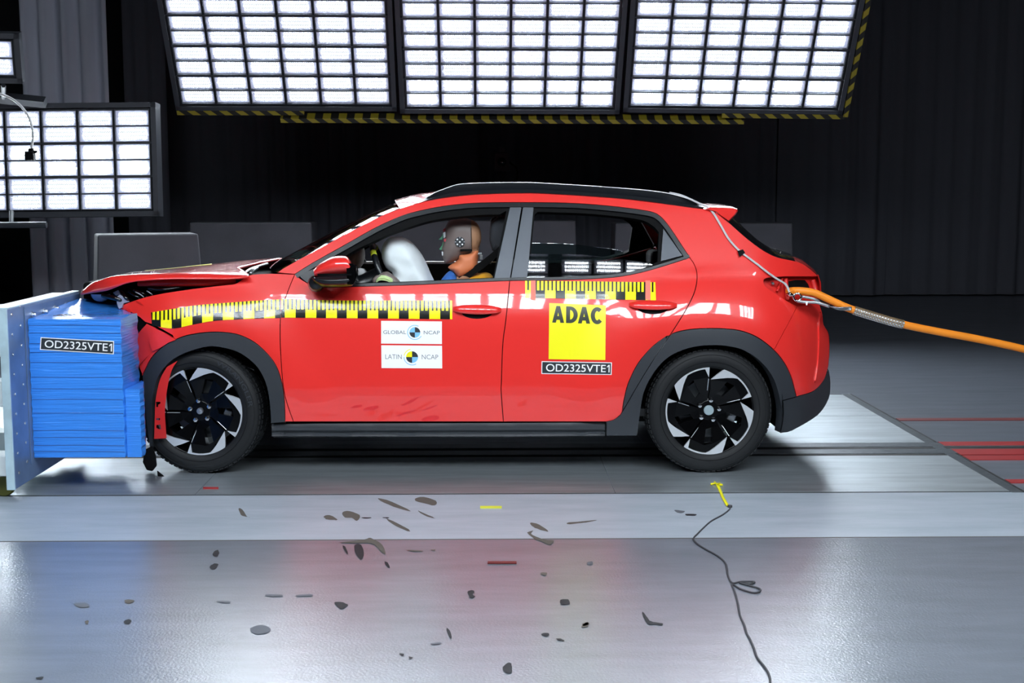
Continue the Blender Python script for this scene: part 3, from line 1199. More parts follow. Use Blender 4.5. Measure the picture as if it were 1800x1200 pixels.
# --- window surrounds
open_f = join(cat((560, 480), (620, 442), (653, 426), (687, 410.5), (720, 399), (753, 389), (787, 383), (820, 379.5), (850, 377.5), (878, 377)), [(890, 370.5)], [(866, 490.5)], cat((866, 490.5), (763, 494.5), (625, 498.5), (575, 499.5)))
dl = [(p.x, p.y) for p in DLO_UP]


def inset(curve, k):
    out = []
    n = len(curve)
    for i in range(n):
        t = (curve[min(i + 1, n - 1)] - curve[max(i - 1, 0)]).normalized()
        out.append(curve[i] + Vector((-t.y, t.x)) * k)
    return out


up_f = between(DLO_UP, (518, 482), (918, 356))
up_r = between(DLO_UP, (919, 356), (1212, 452))
# bright-edged outer strip
for par, far, up in ((fd, fdr, up_f), (rd, rdr, up_r)):
    panel('window_moulding', join(up, rev(inset(up, 8.0))), MT['trim'], par, off=-0.004, far_parent=far, step=0.02, gap=0.0008)
belt_f = between(BELT_LO, (550, 502.5), (895, 493))
belt_r = between(BELT_LO, (899, 493), (1212, 452.5))
for par, far, b in ((fd, fdr, belt_f), (rd, rdr, belt_r)):
    panel('belt_moulding', join([(p.x, p.y - 5.5) for p in b], rev(b)), MT['trim'], par, off=-0.006, far_parent=far, step=0.02, gap=0.0008)
# front door window frame: ring with the open window in it
in_f = inset(up_f, 8.5)
ring_f = join(in_f, [(917, 364)], [(897, 488)], [(p.x, p.y - 6) for p in rev(belt_f)], [(540, 492), (530, 483)])
panel('window_frame', ring_f, MT['black'], fd, off=0.012, holes=[open_f], far_parent=fdr, step=0.03, gap=0.0005, rim=0.03)
# mirror triangle
panel('mirror_base', join([(523, 482), (560, 470), (585, 465), (600, 500), (566, 504), (550, 502), (536, 494)]), MT['trim'], fd, off=-0.003, far_parent=fdr, step=0.03, gap=0.0005)
open_r = join(cat((945, 372.5), (970, 373), (1040, 376), (1120, 385), (1146, 396), (1158, 408)), [(1158, 408), (1156, 459.5)], cat((1146, 465), (1100, 478), (1060, 484), (1020, 487), (929, 488)), [(929, 488), (940, 377)])
in_r = inset(up_r, 8.5)
ring_r = join([(919, 364)], in_r, [(1207, 449)], [(p.x, p.y - 6) for p in rev(belt_r)], [(898, 488)])
panel('window_frame', ring_r, MT['black'], rd, off=0.012, holes=[open_r], far_parent=rdr, step=0.03, gap=0.0005, rim=0.03)
# pillar films
panel('pillar_trim', [(896.5, 364), (916.5, 364), (896.5, 488.5), (868.5, 489.5)], MT['pillar'], fd, off=0.002, far_parent=fdr, gap=0.0005)
panel('pillar_trim', [(919.5, 364), (938, 364), (927, 487), (898.5, 488)], MT['pillar'], rd, off=0.002, far_parent=rdr, gap=0.0005)
panel('quarter_trim', [(1166, 402), (1199.5, 449), (1161.5, 459)], MT['pillar'], rd, off=0.002, far_parent=rdr, gap=0.0005)
# half lowered rear glass
glass_r = join(cat((931, 446.5), (1010, 447), (1060, 451.5), (1120, 459), (1146, 464.5)), cat((1146, 466), (1100, 480), (1060, 486), (1020, 490), (926, 491)))
DG = lambda x, z: D(x, 1.05) + 0.012 + 0.40 * (z - 1.05)
panel('side_glass', glass_r, MT['glass_side'], rd, f=DG, far_parent=rdr, rim=0.004, gap=0)

# --- door handles
def handle(par, x0, x1, y0, y1, s):
    g = G()
    xc, yc = (x0 + x1) / 2, (y0 + y1) / 2
    rows = []
    n = 22
    for i in range(n + 1):
        t = i / n
        px = x0 + (x1 - x0) * t
        e = max(0.03, math.sin(math.pi * (0.04 + 0.92 * t))) ** 0.45
        hh = (y1 - y0) * 0.36 * e
        out = 0.034 * min(1, 2.6 * math.sin(math.pi * (0.03 + 0.94 * t)))
        cy = yc - 2.0 + (1.5 if True else 0) * (t - 0.5)
        r = []
        for j in range(13):
            a = 2 * math.pi * j / 12
            r.append(surf(px, cy - hh * math.sin(a), -out * 0.62 - 0.014 * math.cos(a) * e))
        rows.append(r)
    g.grid(rows)
    o = g.mk('door_handle', RED, par, smooth=True)
    g = G()
    cup = [(xc + (x1 - x0) * 0.33 * math.cos(a), yc + 2 + (y1 - y0) * 0.50 * math.sin(a)) for a in [2 * math.pi * k / 24 for k in range(24)]]
    g.add([surf(x, y, -0.0012) for x, y in cup] + [surf(xc, yc + 2, -0.0012)], [(i, (i + 1) % 24, 24) for i in range(24)])
    g.mk('handle_shade', MT['black'], par, recalc=False)  # flat black patch paints the shade in the cup behind the handle


handle(fd, 796, 881, 534, 558, 1)
handle(rd, 1106, 1190, 526, 550, 1)

# --- roof, windscreen, rear window, tailgate
def near_curve(pts, off=0.0):
    return [surf(p[0], p[1], off) for p in pts]


def loft(name, near, crown, mats, parent, nv=14, fx=None, smooth=True, drop=0.0, thick=0.0):
    """surface from a near curve to its mirror; crown(t, i) -> world offset at cross parameter t in 0..1"""
    rows = []
    for k in range(nv + 1):
        t = k / nv
        r = []
        for i, p in enumerate(near):
            q = p.lerp(mir(p), t)
            r.append(q + crown(t, i / (len(near) - 1)))
        rows.append(r)
    g = G().grid(rows)
    return g.mk(name, mats, parent, smooth=smooth)


bump = lambda t: 1 - (2 * t - 1) ** 2
bump4 = lambda t: 1 - abs(2 * t - 1) ** 3.2
A_pts = cat((486, 479.5), (500, 471), (533, 452.5), (567, 434), (600, 416), (633, 398.5), (670, 380), (702, 367), n=3)
loft('windscreen', near_curve(A_pts, 0.004), lambda t, s: Vector((-0.135 * (1 - 0.5 * s), 0, 0.012 + 0.012 * s)) * bump(t), MT['glass'], car, 18)
R_pts = cat((703, 367), (737, 356), (753, 353), (787, 347.5), (837, 342.5), (920, 340), (980, 342), (1080, 348.5), (1140, 355), (1190, 361.5), (1222, 366), (1254, 371), n=3)
roof_n = near_curve(R_pts, 0.0)
loft('roof', roof_n, lambda t, s: Vector((-0.065 * bump(t) * (1 - s) ** 4, 0, (0.045 - 0.012 * s) * bump4(t))), RED, car, 18)
# rear screen, from spoiler to tailgate
W_pts = cat((1281, 391), (1305, 412), (1326, 429), (1347, 443), (1367, 452), (1398, 459), n=3)
loft('rear_window', near_curve(W_pts, 0.0), lambda t, s: Vector((0.05, 0, 0.07)) * bump4(t) * (1 - 0.45 * s), MT['gloss'], car, 14)
T_pts = [surf(x, y) for x, y in ((1398, 459.5), (1416, 466.5), (1434, 481), (1438, 487), (1441, 500), (1441, 512), (1437, 521))]
T_pts += [surf(p.x, p.y) for p in tail_edge[3:]]
loft('tailgate', T_pts, lambda t, s: Vector((0.06 * bump(t), 0, 0.02 * bump4(t) * (1 - s))), RED, car, 14)
L_pts = [surf(x, y, -0.004) for x, y in ((1457, 651), (1460, 672), (1457, 700), (1437, 730), (1392, 757), (1372, 761))]
loft('bumper_skid', L_pts, lambda t, s: Vector((0.05 * bump(t), 0, 0)), MT['clad'], car, 10)
# spoiler
sp = [(1240, 367.5), (1249, 363.5), (1268, 363.2), (1290, 364.5), (1296, 367), (1297, 371), (1293.5, 377), (1281, 390), (1268, 381), (1256, 371.5)]
SY = lambda f_: [at_y(x, y, 0.30 + f_) for x, y in sp]
g = G()
near = SY(0.0)
c = sum(near, Vector()) / len(near)
rows = [[c.lerp(p, 0.85) + Vector((0, -0.012, 0)) for p in near] + [c.lerp(near[0], 0.85) + Vector((0, -0.012, 0))], near + [near[0]]]
for t in (0.15, 0.5, 0.85):
    rows.append([p.lerp(mir(p), t) + Vector((0.03, 0, 0.012)) * bump(t) for p in near + [near[0]]])
rows.append([mir(p) for p in near + [near[0]]])
rows.append([mir(p) for p in rows[0]])
g.grid(rows)
g.f.append(tuple(range(len(near))))
g.m.append(0)
g.mk('rear_spoiler', RED, car, angle=35)

# roof rails
RAIL_T = cat((737, 354.5), (752, 345), (765, 337.5), (787, 329), (808, 323), (853, 320.5), (920, 319.8), (960, 321.3), (1060, 327.5), (1140, 334), (1180, 340), (1210, 349), (1238, 362.5))
RAIL_B = cat((738, 356.5), (754, 352.5), (770, 349), (787, 346), (810, 343.5), (853, 340.5), (920, 338.8), (960, 339.6), (1060, 346), (1140, 353.8), (1180, 360), (1210, 364.5), (1239, 365.5))
def rail(side):
    g = G()
    rows = []
    for a, b in zip(RAIL_T, RAIL_B):
        lo = surf(b.x, b.y, 0.0)
        y = lo.y + 0.012
        hi = at_y(a.x, a.y, y + 0.022)
        lo = at_y(b.x, b.y, y - 0.004)
        m1 = lo.lerp(hi, 0.32) + Vector((0, -0.010, 0))
        m2 = lo.lerp(hi, 0.42) + Vector((0, -0.004, 0))
        m3 = lo.lerp(hi, 0.93) + Vector((0, -0.001, 0))
        back = Vector((0, 0.05, 0))
        r = [lo, m1, m2, m3, hi + Vector((0, 0.008, 0.0)), hi + back * 0.8, lo + back]
        r.append(r[0])
        rows.append([mir(p) if side else p for p in r])
    g.grid(rows)
    g.mk('roof_rail', MT['trim'], car, angle=28)


rail(0)
rail(1)

# --- hood, buckled, lifted off the fender
HC = [  # lower edge, fold, quarter, centre silhouette (px), y at the near edge
    ((143, 518), (142, 514), (143, 511), (145, 508), 0.34),
    ((165, 514.5), (160, 499), (161, 498), (166, 495.5), 0.24),
    ((187, 511), (178, 492.5), (181, 490.5), (187, 488), 0.17),
    ((203, 505), (195, 487), (199, 486), (203, 484.5), 0.135),
    ((220, 498), (222, 484.5), (224, 482), (226, 480), 0.115),
    ((245, 493), (250, 483), (252, 480), (255, 476), 0.105),
    ((303, 490), (300, 481.5), (303, 476.5), (306, 471.5), 0.10),
    ((335, 490), (333, 481), (336, 474), (340, 467.5), 0.10),
    ((370, 490), (365, 481), (368, 473.5), (373, 464), 0.10),
    ((400, 490), (395, 481.8), (398, 474), (425, 458), 0.10),
    ((425, 487.5), (422, 482), (414, 472.5), (470, 454.5), 0.10),
    ((437, 484.5), (437, 482), (418, 469), (491, 453), 0.10),
]
def hood_col(c):
    lo, fo, q, ce, y = c
    a = at_y(*lo, y - 0.015)
    b = at_y(*fo, y + 0.02)
    q_ = at_y(*q, y + 0.25)
    m = at_y(*ce, 0.88)
    e = Vector((m.x + 0.02, 1.40, m.z - 0.045))
    f_ = Vector((b.x * 0.5 + m.x * 0.5, CW - 0.11, m.z - 0.10))
    gq = Vector((a.x, CW - 0.09, m.z - 0.16))
    return [a, a.lerp(b, 0.25) + Vector((0, -0.006, 0)), a.lerp(b, 0.8) + Vector((0, -0.004, 0)), b + Vector((0, 0, 0.001)), b.lerp(q_, 0.2) + Vector((0, 0, 0.004)), q_, q_.lerp(m, 0.5) + Vector((0, 0, 0.004)), m, m.lerp(e, 0.5) + Vector((0, 0, 0.004)), e, e.lerp(f_, 0.6), f_, gq]
cols = [hood_col(c) for c in HC]
dense = []
for k in range(len(cols[0])):
    dense.append(cat(*[c[k] for c in cols], n=3))
g = G().grid(dense)
hood = g.mk('hood', RED, car, angle=50)
md = hood.modifiers.new('thick', 'SOLIDIFY')
md.thickness = 0.012
md.offset = -1
# inner hood frame, seen from the side under the skin
g = G()
g.tube([at_y(243, 499, 0.2), at_y(303, 497, 0.17), at_y(360, 497, 0.16), at_y(418, 494, 0.16)], [0.012, 0.02, 0.02, 0.014], 8)
g.mk('hood_inner_frame', MT['red_flat'], hood, smooth=True)
# measuring tape on the hood, a yellow film patch
def on_hood(u, k):
    return dense[k][int(u)]
g = G()
ys_ = [(18, 6), (22, 6), (26, 6), (26.9, 6)]
r0 = [dense[6][i].lerp(dense[7][i], 0.5) + Vector((0, 0, 0.003)) for i in range(15, 25)]
r1 = [dense[7][i] + Vector((0, 0, 0.003)) for i in range(15, 25)]
g.grid([r0, r1])
g.mk('hood_ruler', MT['yellow'], hood, smooth=True, recalc=False)

# --- crumpled front: bumper corner, torn black liner, broken lamp, engine bay
bc = join([(258, 568), (273, 575.5), (287, 583), (310, 596)], rev(between(F_ARCH_OUT, (250, 660), (300, 600))), cat((250, 659), (241, 634), (237, 610), (239, 592), (247, 580), (258, 568)))
DB = lambda x, z: D(x, z) * 0.7 + 0.02 + 0.10 * max(0, (z - 0.62))
fb = panel('front_bumper', bc, RED, car, off=-0.006, f=D, both=False)
crease = [(258, 568), (273, 575.5), (287, 583), (310, 596), (300, 603), (270, 592), (262, 602)]
panel('bumper_crease', [(262, 600), (273, 577), (287, 584), (309, 597), (296, 602), (282, 611), (268, 617)], MT['red'], fb, off=-0.02, both=False, gap=0.0)
g = G()
tl = [(238, 556), (246, 560), (256, 567), (249, 580), (240, 590), (236, 580)]
g.prism([surf(x, y, 0.03) for x, y in tl], [surf(x, y, 0.12) for x, y in tl])
tl = [(215, 549), (226, 548), (240, 556), (236, 572), (228, 560)]
g.prism([surf(x, y, 0.02) for x, y in tl], [surf(x, y, 0.12) for x, y in tl])
g.mk('torn_liner', MT['black'], car)
for pl in ([(220, 541), (228, 543), (231, 552), (224, 548)], [(238, 528), (247, 531), (252, 536), (244, 533)]):
    g = G()
    g.prism([surf(x, y, -0.006) for x, y in pl], [surf(x, y, 0.01) for x, y in pl])
    g.mk('torn_edge', MT['red_flat'], ff[0])
# engine bay: a dark tub with lumps, hoses and the broken lamp
g = G()
g.bx(-1.82, -1.15, 0.24, 1.45, 0.42, 0.90)
g.bx(-1.62, -1.2, 0.2, 0.7, 0.9, 0.985)
g.bx(-2.24, -1.60, 0.475, 1.45, 0.70, 0.985)
eb = g.mk('engine_bay', MT['black'], car, bevel=0.02)
for a, b, c_, r in (((226, 512), (240, 521), (254, 526), 0.006), ((235, 510), (250, 515), (262, 522), 0.006), ((213, 513), (222, 524), (232, 529), 0.01), ((262, 506), (290, 509), (330, 503), 0.014), ((180, 519), (205, 525), (222, 531), 0.012)):
    G().tube(cat(at_y(*a, 0.2), at_y(*b, 0.17), at_y(*c_, 0.2)), r, 8).mk('hose', MT['gloss'], eb, smooth=True)
g = G()
g.tube(cat(at_y(238, 513, 0.16), at_y(246, 517, 0.155), at_y(253, 522, 0.16)), 0.003, 6)
g.tube(cat(at_y(258, 511, 0.16), at_y(264, 515, 0.155), at_y(268, 518, 0.16)), 0.003, 6)
g.mk('strut', MT['steel'], eb, smooth=True)
for pl, y in (([(203, 524), (210, 517), (218, 522), (228, 530), (215, 534), (207, 540), (205, 532)], 0.17), ([(198, 514), (208, 509), (212, 517), (203, 519)], 0.2), ([(206, 537), (217, 532), (215, 540), (209, 543)], 0.15)):
    G().prism([at_y(x, y_, y) for x, y_ in pl], [at_y(x + 2, y_ + 1, y + 0.03) for x, y_ in pl]).mk('headlamp_shard', MT['lens'], car, bevel=0.004)
g = G()
c = at_y(177, 516, 0.36)
rows = []
for i in range(7):
    a = math.pi / 2 * i / 6
    rows.append([c + Vector((0.052 * math.cos(b) * math.cos(a), -0.05 * math.sin(a), 0.045 * math.sin(b) * math.cos(a))) for b in [math.pi + math.pi * k / 12 for k in range(13)]])
g.grid(rows)
g.mk('headlamp', MT['lens'], car, smooth=True)
# red bracket torn loose in front of the wheel
br = join(cat((312, 634), (303, 648), (297, 668), (293, 690), (290, 720), (291, 745), (293, 770)), [(271, 771)], cat((271, 771), (272, 735), (274, 700), (281, 668), (293, 645)))
slots = [[(274, 706), (282, 706), (282, 709), (278, 711), (278, 715), (275, 715)], [(275, 735), (281, 735), (281, 738), (275, 738)], [(275, 747), (282, 746), (283, 754), (279, 754), (275, 752)]]
g = G()
poly = [Vector((p.x, -p.y)) for p in resample(br, 8)]
if area(poly) < 0:
    poly.reverse()
hs = []
for s in slots:
    q = [Vector((x, -y)) for x, y in s]
    if area(q) > 0:
        q.reverse()
    hs.append(q)
vo, tr, loops = triangulate(poly, hs, 12)
n = len(vo)
g.add([at_y(p.x, -p.y, 0.03) for p in vo] + [at_y(p.x, -p.y, 0.045) for p in vo], tr + [tuple(n + i for i in reversed(t)) for t in tr])
for l in loops:
    for k in range(len(l)):
        a, b = l[k], l[(k + 1) % len(l)]
        g.f.append((a, n + a, n + b, b))
        g.m.append(0)
g.mk('bumper_bracket', MT['red_flat'], car)
# hanging black scrap under the nose
g = G()
sc_ = [(254, 790), (268, 783), (274, 800), (276, 818), (268, 828), (258, 826), (251, 812)]
g.prism([at_y(x, y, 0.03) for x, y in sc_], [at_y(x, y, 0.10) for x, y in sc_])
sc_ = [(276, 826), (286, 834), (295, 842), (292, 847), (282, 843), (277, 836)]
g.prism([at_y(x, y, 0.0) for x, y in sc_], [at_y(x, y, 0.08) for x, y in sc_])
g.mk('torn_undertray', MT['black'], car, bevel=0.006)

# --- cowl and wipers at the foot of the windscreen
g = G()
cw = [(417, 468), (440, 462), (470, 457), (495, 455), (487, 477), (440, 481), (418, 479)]
near = [at_y(x, y, 0.22 + (481 - y) / 26 * 0.6) for x, y in ((418, 479), (440, 480.5), (462, 480), (487, 478))]
far = [p + Vector((0.02, 1.2, -0.02)) for p in near]
g.grid([[p + Vector((0, 0, -0.02)) for p in near], [p + Vector((0, 0, -0.02)) for p in far]])
g.bx(-1.33, -1.05, 0.14, 1.6, 0.86, 1.035)
g.mk('cowl', MT['black'], car)
g = G()
g.tube(cat(at_y(430, 480, 0.25), at_y(442, 472, 0.4), at_y(470, 463, 0.6)), 0.007, 6)
g.tube(cat(at_y(440, 481, 0.2), at_y(446, 474, 0.24), at_y(452, 470, 0.3)), 0.010, 6)
g.mk('wiper_arm', MT['steel'], car, smooth=True)

# --- door mirror
def mirror_parts():
    y0 = -0.10
    P = lambda x, y, d: at_y(x, y, y0 + d)
    top = cat((551, 474), (560, 465), (575, 455.5), (588, 450.5), (607, 450), (614, 455), (619, 466), (620.5, 478))
    mid = cat((553, 487), (565, 484.5), (585, 483.5), (600, 483), (612, 482), (616, 481.5), (619, 480.8), (620.5, 480))
    n = 26
    def rs(c):
        c = list(c)
        return [Vector(c[min(len(c) - 1, int(i * (len(c) - 1) / n))]) for i in range(n + 1)]
    T, Mi = rs(top), rs(mid)
    g = G()
    rows = []
    for k in range(11):
        a = math.pi * k / 10
        r = []
        for i in range(n + 1):
            t = i / n
            c = T[i].lerp(Mi[i], 0.5 - 0.5 * math.cos(a * 0.5) if False else (1 - math.cos(a)) / 2)
            depth = 0.085 * math.sin(math.pi * (0.10 + 0.72 * t)) ** 0.6
            r.append(P(c.x, c.y, 0.06 - depth * math.sin(a)))
        rows.append(r)
    g.grid(rows)
    cap = g.mk('door_mirror', RED, car, smooth=True)
    cap['label'] = 'red door mirror with black lower shell'
    bot = cat((548, 490), (553, 497), (566, 503.5), (585, 504.5), (602, 504.3), (614, 503.2), (620, 501), (622, 490))
    B = rs(bot)
    g = G()
    rows = []
    for k in range(11):
        a = math.pi * k / 10
        r = []
        for i in range(n + 1):
            t = i / n
            c = Mi[i].lerp(B[i], (1 - math.cos(a)) / 2)
            depth = 0.085 * math.sin(math.pi * (0.08 + 0.78 * t)) ** 0.6
            r.append(P(c.x, c.y, 0.06 - depth * math.sin(a)))
        rows.append(r)
    g.grid(rows)
    g.mk('mirror_shell', MT['trim'], cap, smooth=True)
    # repeater strip
    g = G()
    g.grid([[P(px, 481.2 - (px - 560) * 0.01 + dy, -0.034 - 0.014 * math.sin((px - 556) / 64 * math.pi)) for px in range(558, 620, 6)] for dy in (0, 3.4)])
    g.mk('turn_signal', MT['chrome'], cap, smooth=True, recalc=False)
    # glass and its dark back rim
    g = G()
    ring = [(619, 463), (624, 466), (626, 480), (625, 492), (621, 500)]
    rim = [P(x, y, -0.02) for x, y in ring] + [P(x + 3, y, 0.14) for x, y in reversed(ring)]
    g.prism(rim, [p + Vector((-0.03, 0, 0)) for p in rim])
    g.mk('mirror_rim', MT['gloss'], cap)
    g = G()
    g.add([P(627, 468, 0.0), P(628, 494, 0.0), P(630, 494, 0.12), P(629, 468, 0.12)], [(0, 1, 2, 3)])
    g.mk('mirror_glass', MT['chrome'], cap)
    g = G()
    g.tube([P(556, 496, 0.06), P(556, 498, 0.14)], [0.035, 0.045], 12)
    g.mk('mirror_foot', MT['trim'], cap, smooth=True)


mirror_parts()
# far door mirror
g = G()
c = Vector((-0.98, CW + 0.07, 1.06))
rows = []
for i in range(9):
    a = math.pi * i / 8
    rows.append([c + Vector((0.10 * math.cos(b) * math.sin(a) ** 0.5, 0.11 * math.cos(a), 0.075 * math.sin(b) * math.sin(a) ** 0.5)) for b in [2 * math.pi * k / 16 for k in range(17)]])
g.grid(rows)
g.mk('door_mirror', RED, car, smooth=True)

# --- wheels
def wheel(px, py, y, steer, rot, cap_style, far=False):
    c = at_y(px, py, y)
    R = 0.332
    c.z = R + 0.003
    w_ = bpy.data.objects.new('wheel', None)
    rz = math.radians(steer) + (math.pi if far else 0)
    # rim barrel is the wheel's own mesh
    Mw = Matrix.Translation(c) @ Matrix.Rotation(rz, 4, 'Z')
    g = G()
    g.lathe([(0.226, 0.012), (0.236, 0.006), (0.236, 0.0), (0.229, 0.0), (0.226, 0.01), (0.205, 0.05), (0.19, 0.10), (0.205, 0.19), (0.232, 0.20), (0.236, 0.195)], (0, 0, 0), n=72)
    me_o = g.mk('wheel', MT['rim_black'], None, smooth=True, local=True)
    me_o.matrix_basis = Mw
    # re-parent by hand, in the car's space
    me_o.parent = car
    me_o.matrix_basis = wmat(car).inverted() @ Mw
    W_ = me_o
    # tyre
    g = G()
    pr = [(0.228, 0.012), (0.236, -0.004), (0.250, -0.012), (0.270, -0.016), (0.292, -0.014), (0.312, -0.004), (0.323, 0.010), (0.329, 0.028), (R, 0.06), (R, 0.10), (R, 0.14), (0.329, 0.172), (0.323, 0.19), (0.312, 0.204), (0.29, 0.214), (0.26, 0.212), (0.236, 0.204), (0.228, 0.19)]
    g.lathe(pr, (0, 0, 0), n=96)
    o = g.mk('tyre', MT['rubber'], W_, smooth=True, local=True)
    # moulded ring and tread blocks
    g = G()
    for r in (0.262, 0.300):
        g.lathe([(r - 0.0015, -0.0135), (r, -0.018 if r < 0.28 else -0.0135), (r + 0.0015, -0.0135)], (0, 0, 0), n=96)
    nb = 72
    for k in range(nb):
        a = 2 * math.pi * k / nb
        for (r, h, dr, dh) in ((0.3245, 0.017, 0.003, 0.012), (R, 0.055, 0.0022, 0.02), (R, 0.145, 0.0022, 0.02), (0.3245, 0.184, 0.003, 0.012)):
            Rm = Matrix.Rotation(-a, 3, 'Y')
            cc = Rm @ Vector((r, h, 0))
            g.box(cc, (dr, dh, 0.0098), rot=Rm)
    g.mk('tyre_tread', MT['rubber'], W_, local=True)
    # raised lettering on the sidewall
    if cap_style == 'hub':
        vs, fs = text2d('WRANGLER', 0.01)
        g = G()
        V = []
        for x, yv in vs:
            a = math.radians(68 - rot * 0 - 62 * x)
            r = 0.272 + 0.024 * yv
            V.append((r * math.cos(a), -0.0172, r * math.sin(a)))
        g.add(V, fs)
        tl_ = g.mk('tyre_lettering', MT['clad'], W_, local=True, recalc=False)
        for p in tl_.data.polygons:
            if p.normal.y > 0:
                p.flip()

    def P(r, a, h):
        q = math.radians(a + rot)
        return Vector((0.232 * r * math.cos(q), h, 0.232 * r * math.sin(q)))
    # spokes: black plates with a slot, machined tips
    gb, gs = G(), G()
    for k in range(5):
        o_ = 72 * k
        arc_in = [(0.955, 48 - 23 * i / 5) for i in range(6)]
        outline = [(0.20, 96), (0.45, 87), (0.725, 88), (0.93, 52)] + arc_in + [(0.772, 20), (0.45, 22), (0.20, 26)]
        pol = [Vector((P(r, a + o_, 0).x, P(r, a + o_, 0).z)) for r, a in outline]
        hole = [Vector((P(r, a + o_, 0).x, P(r, a + o_, 0).z)) for r, a in ((0.40, 66), (0.76, 60), (0.80, 46), (0.44, 46))]
        if area(pol) < 0:
            pol.reverse()
        if area(hole) > 0:
            hole.reverse()
        vo, tr, loops = triangulate(pol, [hole], 1)
        n_ = len(vo)
        hh = lambda p: 0.030 - 0.026 * sstep(0.05, 0.19, p.length)
        gb.add([(p.x, hh(p), p.y) for p in vo] + [(p.x, 0.055, p.y) for p in vo], tr + [tuple(n_ + i for i in reversed(t)) for t in tr])
        b0 = len(gb.v) - 2 * n_
        for l in loops:
            for q in range(len(l)):
                a_, b_ = b0 + l[q], b0 + l[(q + 1) % len(l)]
                gb.f.append((a_, a_ + n_, b_ + n_, b_))
                gb.m.append(0)
        # machined C shape
        out = [(0.726, 88.3), (0.86, 79), (1.0, 71.8)] + [(1.0, 71.8 - 52.8 * i / 14) for i in range(1, 15)] + [(0.772, 20), (0.95, 24.5)] + [(0.965, 25 + 25 * i / 8) for i in range(9)] + [(0.92, 55), (0.85, 63)]
        pol = [Vector((P(r, a + o_, 0).x, P(r, a + o_, 0).z)) for r, a in out]
        if area(pol) < 0:
            pol.reverse()
        vo, tr, loops = triangulate(pol, (), 1)
        n_ = len(vo)
        b0 = len(gs.v)
        gs.add([(p.x, -0.001 + 0.004 * (1 - p.length / 0.232), p.y) for p in vo] + [(p.x, 0.012, p.y) for p in vo], tr)
        for l in loops:
            for q in range(len(l)):
                a_, b_ = b0 + l[q], b0 + l[(q + 1) % len(l)]
                gs.f.append((a_, a_ + n_, b_ + n_, b_))
                gs.m.append(0)
        # thin bright edge along the spoke
        gs.tube([P(0.43, 24 + o_, 0.024), P(0.74, 20.5 + o_, 0.004)], 0.0016, 5)
    gb.lathe([(0, 0.028), (0.05, 0.028), (0.062, 0.034), (0.066, 0.06)], (0, 0, 0), n=40)
    s_ = gb.mk('spokes', MT['rim_black'], W_, local=True)
    gs.mk('spoke_tips', MT['silver'], W_, local=True)
    # hub
    g = G()
    if cap_style == 'grey':
        g.lathe([(0, 0.018), (0.024, 0.018), (0.0265, 0.021), (0.0265, 0.034)], (0, 0, 0), n=32)
        g.mk('centre_cap', MT['grey'], W_, smooth=False, local=True)
    else:
        g.lathe([(0, 0.006), (0.008, 0.006), (0.0085, 0.012), (0.016, 0.013), (0.017, 0.02), (0.017, 0.034)], (0, 0, 0), n=24)
        g.mk('centre_cap', MT['steel'], W_, smooth=False, local=True)
    for k in range(5):
        p = P(0.235, 79.7 + 72 * k, 0)
        g = G()
        g.lathe([(0, 0.013), (0.005, 0.013), (0.006, 0.016), (0.0115, 0.017), (0.013, 0.021), (0.013, 0.04)], p, n=6)
        g.mk('wheel_nut', MT['chrome'], W_, local=True)
    g = G()
    g.lathe([(0.06, 0.085), (0.155, 0.085), (0.155, 0.108), (0.06, 0.108)], (0, 0, 0), n=48)
    g.mk('brake_disc', MT['brake'], W_, local=True)
    g = G()
    q = math.radians(-22)
    Rm = Matrix.Rotation(-q, 3, 'Y')
    g.box(Rm @ Vector((0.135, 0.075, 0)), (0.022, 0.025, 0.055), rot=Rm)
    g.mk('brake_caliper', MT['steel'], W_, local=True, bevel=0.006)
    return W_


wheel(350, 738, 0.06, -5.0, 18, 'hub')
wheel(1247, 736, 0.03, 0, 0, 'grey')
for px in (350, 1247):
    c = at_y(px, 738, 0.03)
    x = c.x
    wheel(860 + (x) * FPX / (CW - 0.03 - CAMP.y), 690, CW - 0.03, 0, 30, 'grey', far=True)

# --- wheel-well liners, underbody, axle parts
for (cx, cz), r in ((WF, 0.425), (WR, 0.42)):
    g = G()
    rows = []
    for y in (0.045, 0.30):
        rows.append([(cx + r * math.cos(a), y, cz + 0.01 + r * math.sin(a)) for a in [math.radians(-14 + 208 * k / 30) for k in range(31)]])
    g.grid(rows)
    b = len(g.v)
    g.v += [Vector(p) for p in rows[1]] + [Vector((cx, 0.30, cz))]
    g.f += [(b + i, b + i + 1, b + 31) for i in range(30)]
    g.m += [0] * 30
    g.mk('wheel_liner', MT['black'], car, recalc=False)
    g = G()
    g.grid([[mir(p) for p in r_] for r_ in rows])
    g.mk('wheel_liner', MT['black'], car, recalc=False)
g = G()
g.tube(cat(at_y(322, 632, 0.12), at_y(365, 634, 0.1), at_y(405, 636, 0.1), at_y(450, 650, 0.12)), 0.012, 8)
g.tube(cat(at_y(395, 628, 0.11), at_y(415, 640, 0.1), at_y(430, 641, 0.12)), 0.015, 8)
g.mk('torn_liner_edge', MT['gloss'], car, smooth=True)
g = G()
g.bx(-1.05, 0.72, 0.10, CW - 0.10, 0.20, 0.30)
g.bx(0.72, 1.55, 0.36, CW - 0.36, 0.22, 0.40)
g.bx(-1.75, -1.05, 0.36, CW - 0.36, 0.20, 0.42)
g.bx(1.5, 1.70, 0.33, CW - 0.33, 0.24, 0.42)
g.mk('underbody', MT['black'], car)
# floor pan of the cabin
g = G()
g.bx(-1.05, 1.45, 0.08, CW - 0.08, 0.30, 0.34)
g.bx(-1.10, -1.04, 0.2, CW - 0.2, 0.3, 0.95)
g.mk('cabin_floor', MT['interior'], car)
# luggage cover and rear side lining
g = G()
g.bx(0.95, 1.5, 0.25, CW - 0.25, 0.98, 1.0)
g.mk('parcel_shelf', MT['interior'], car)

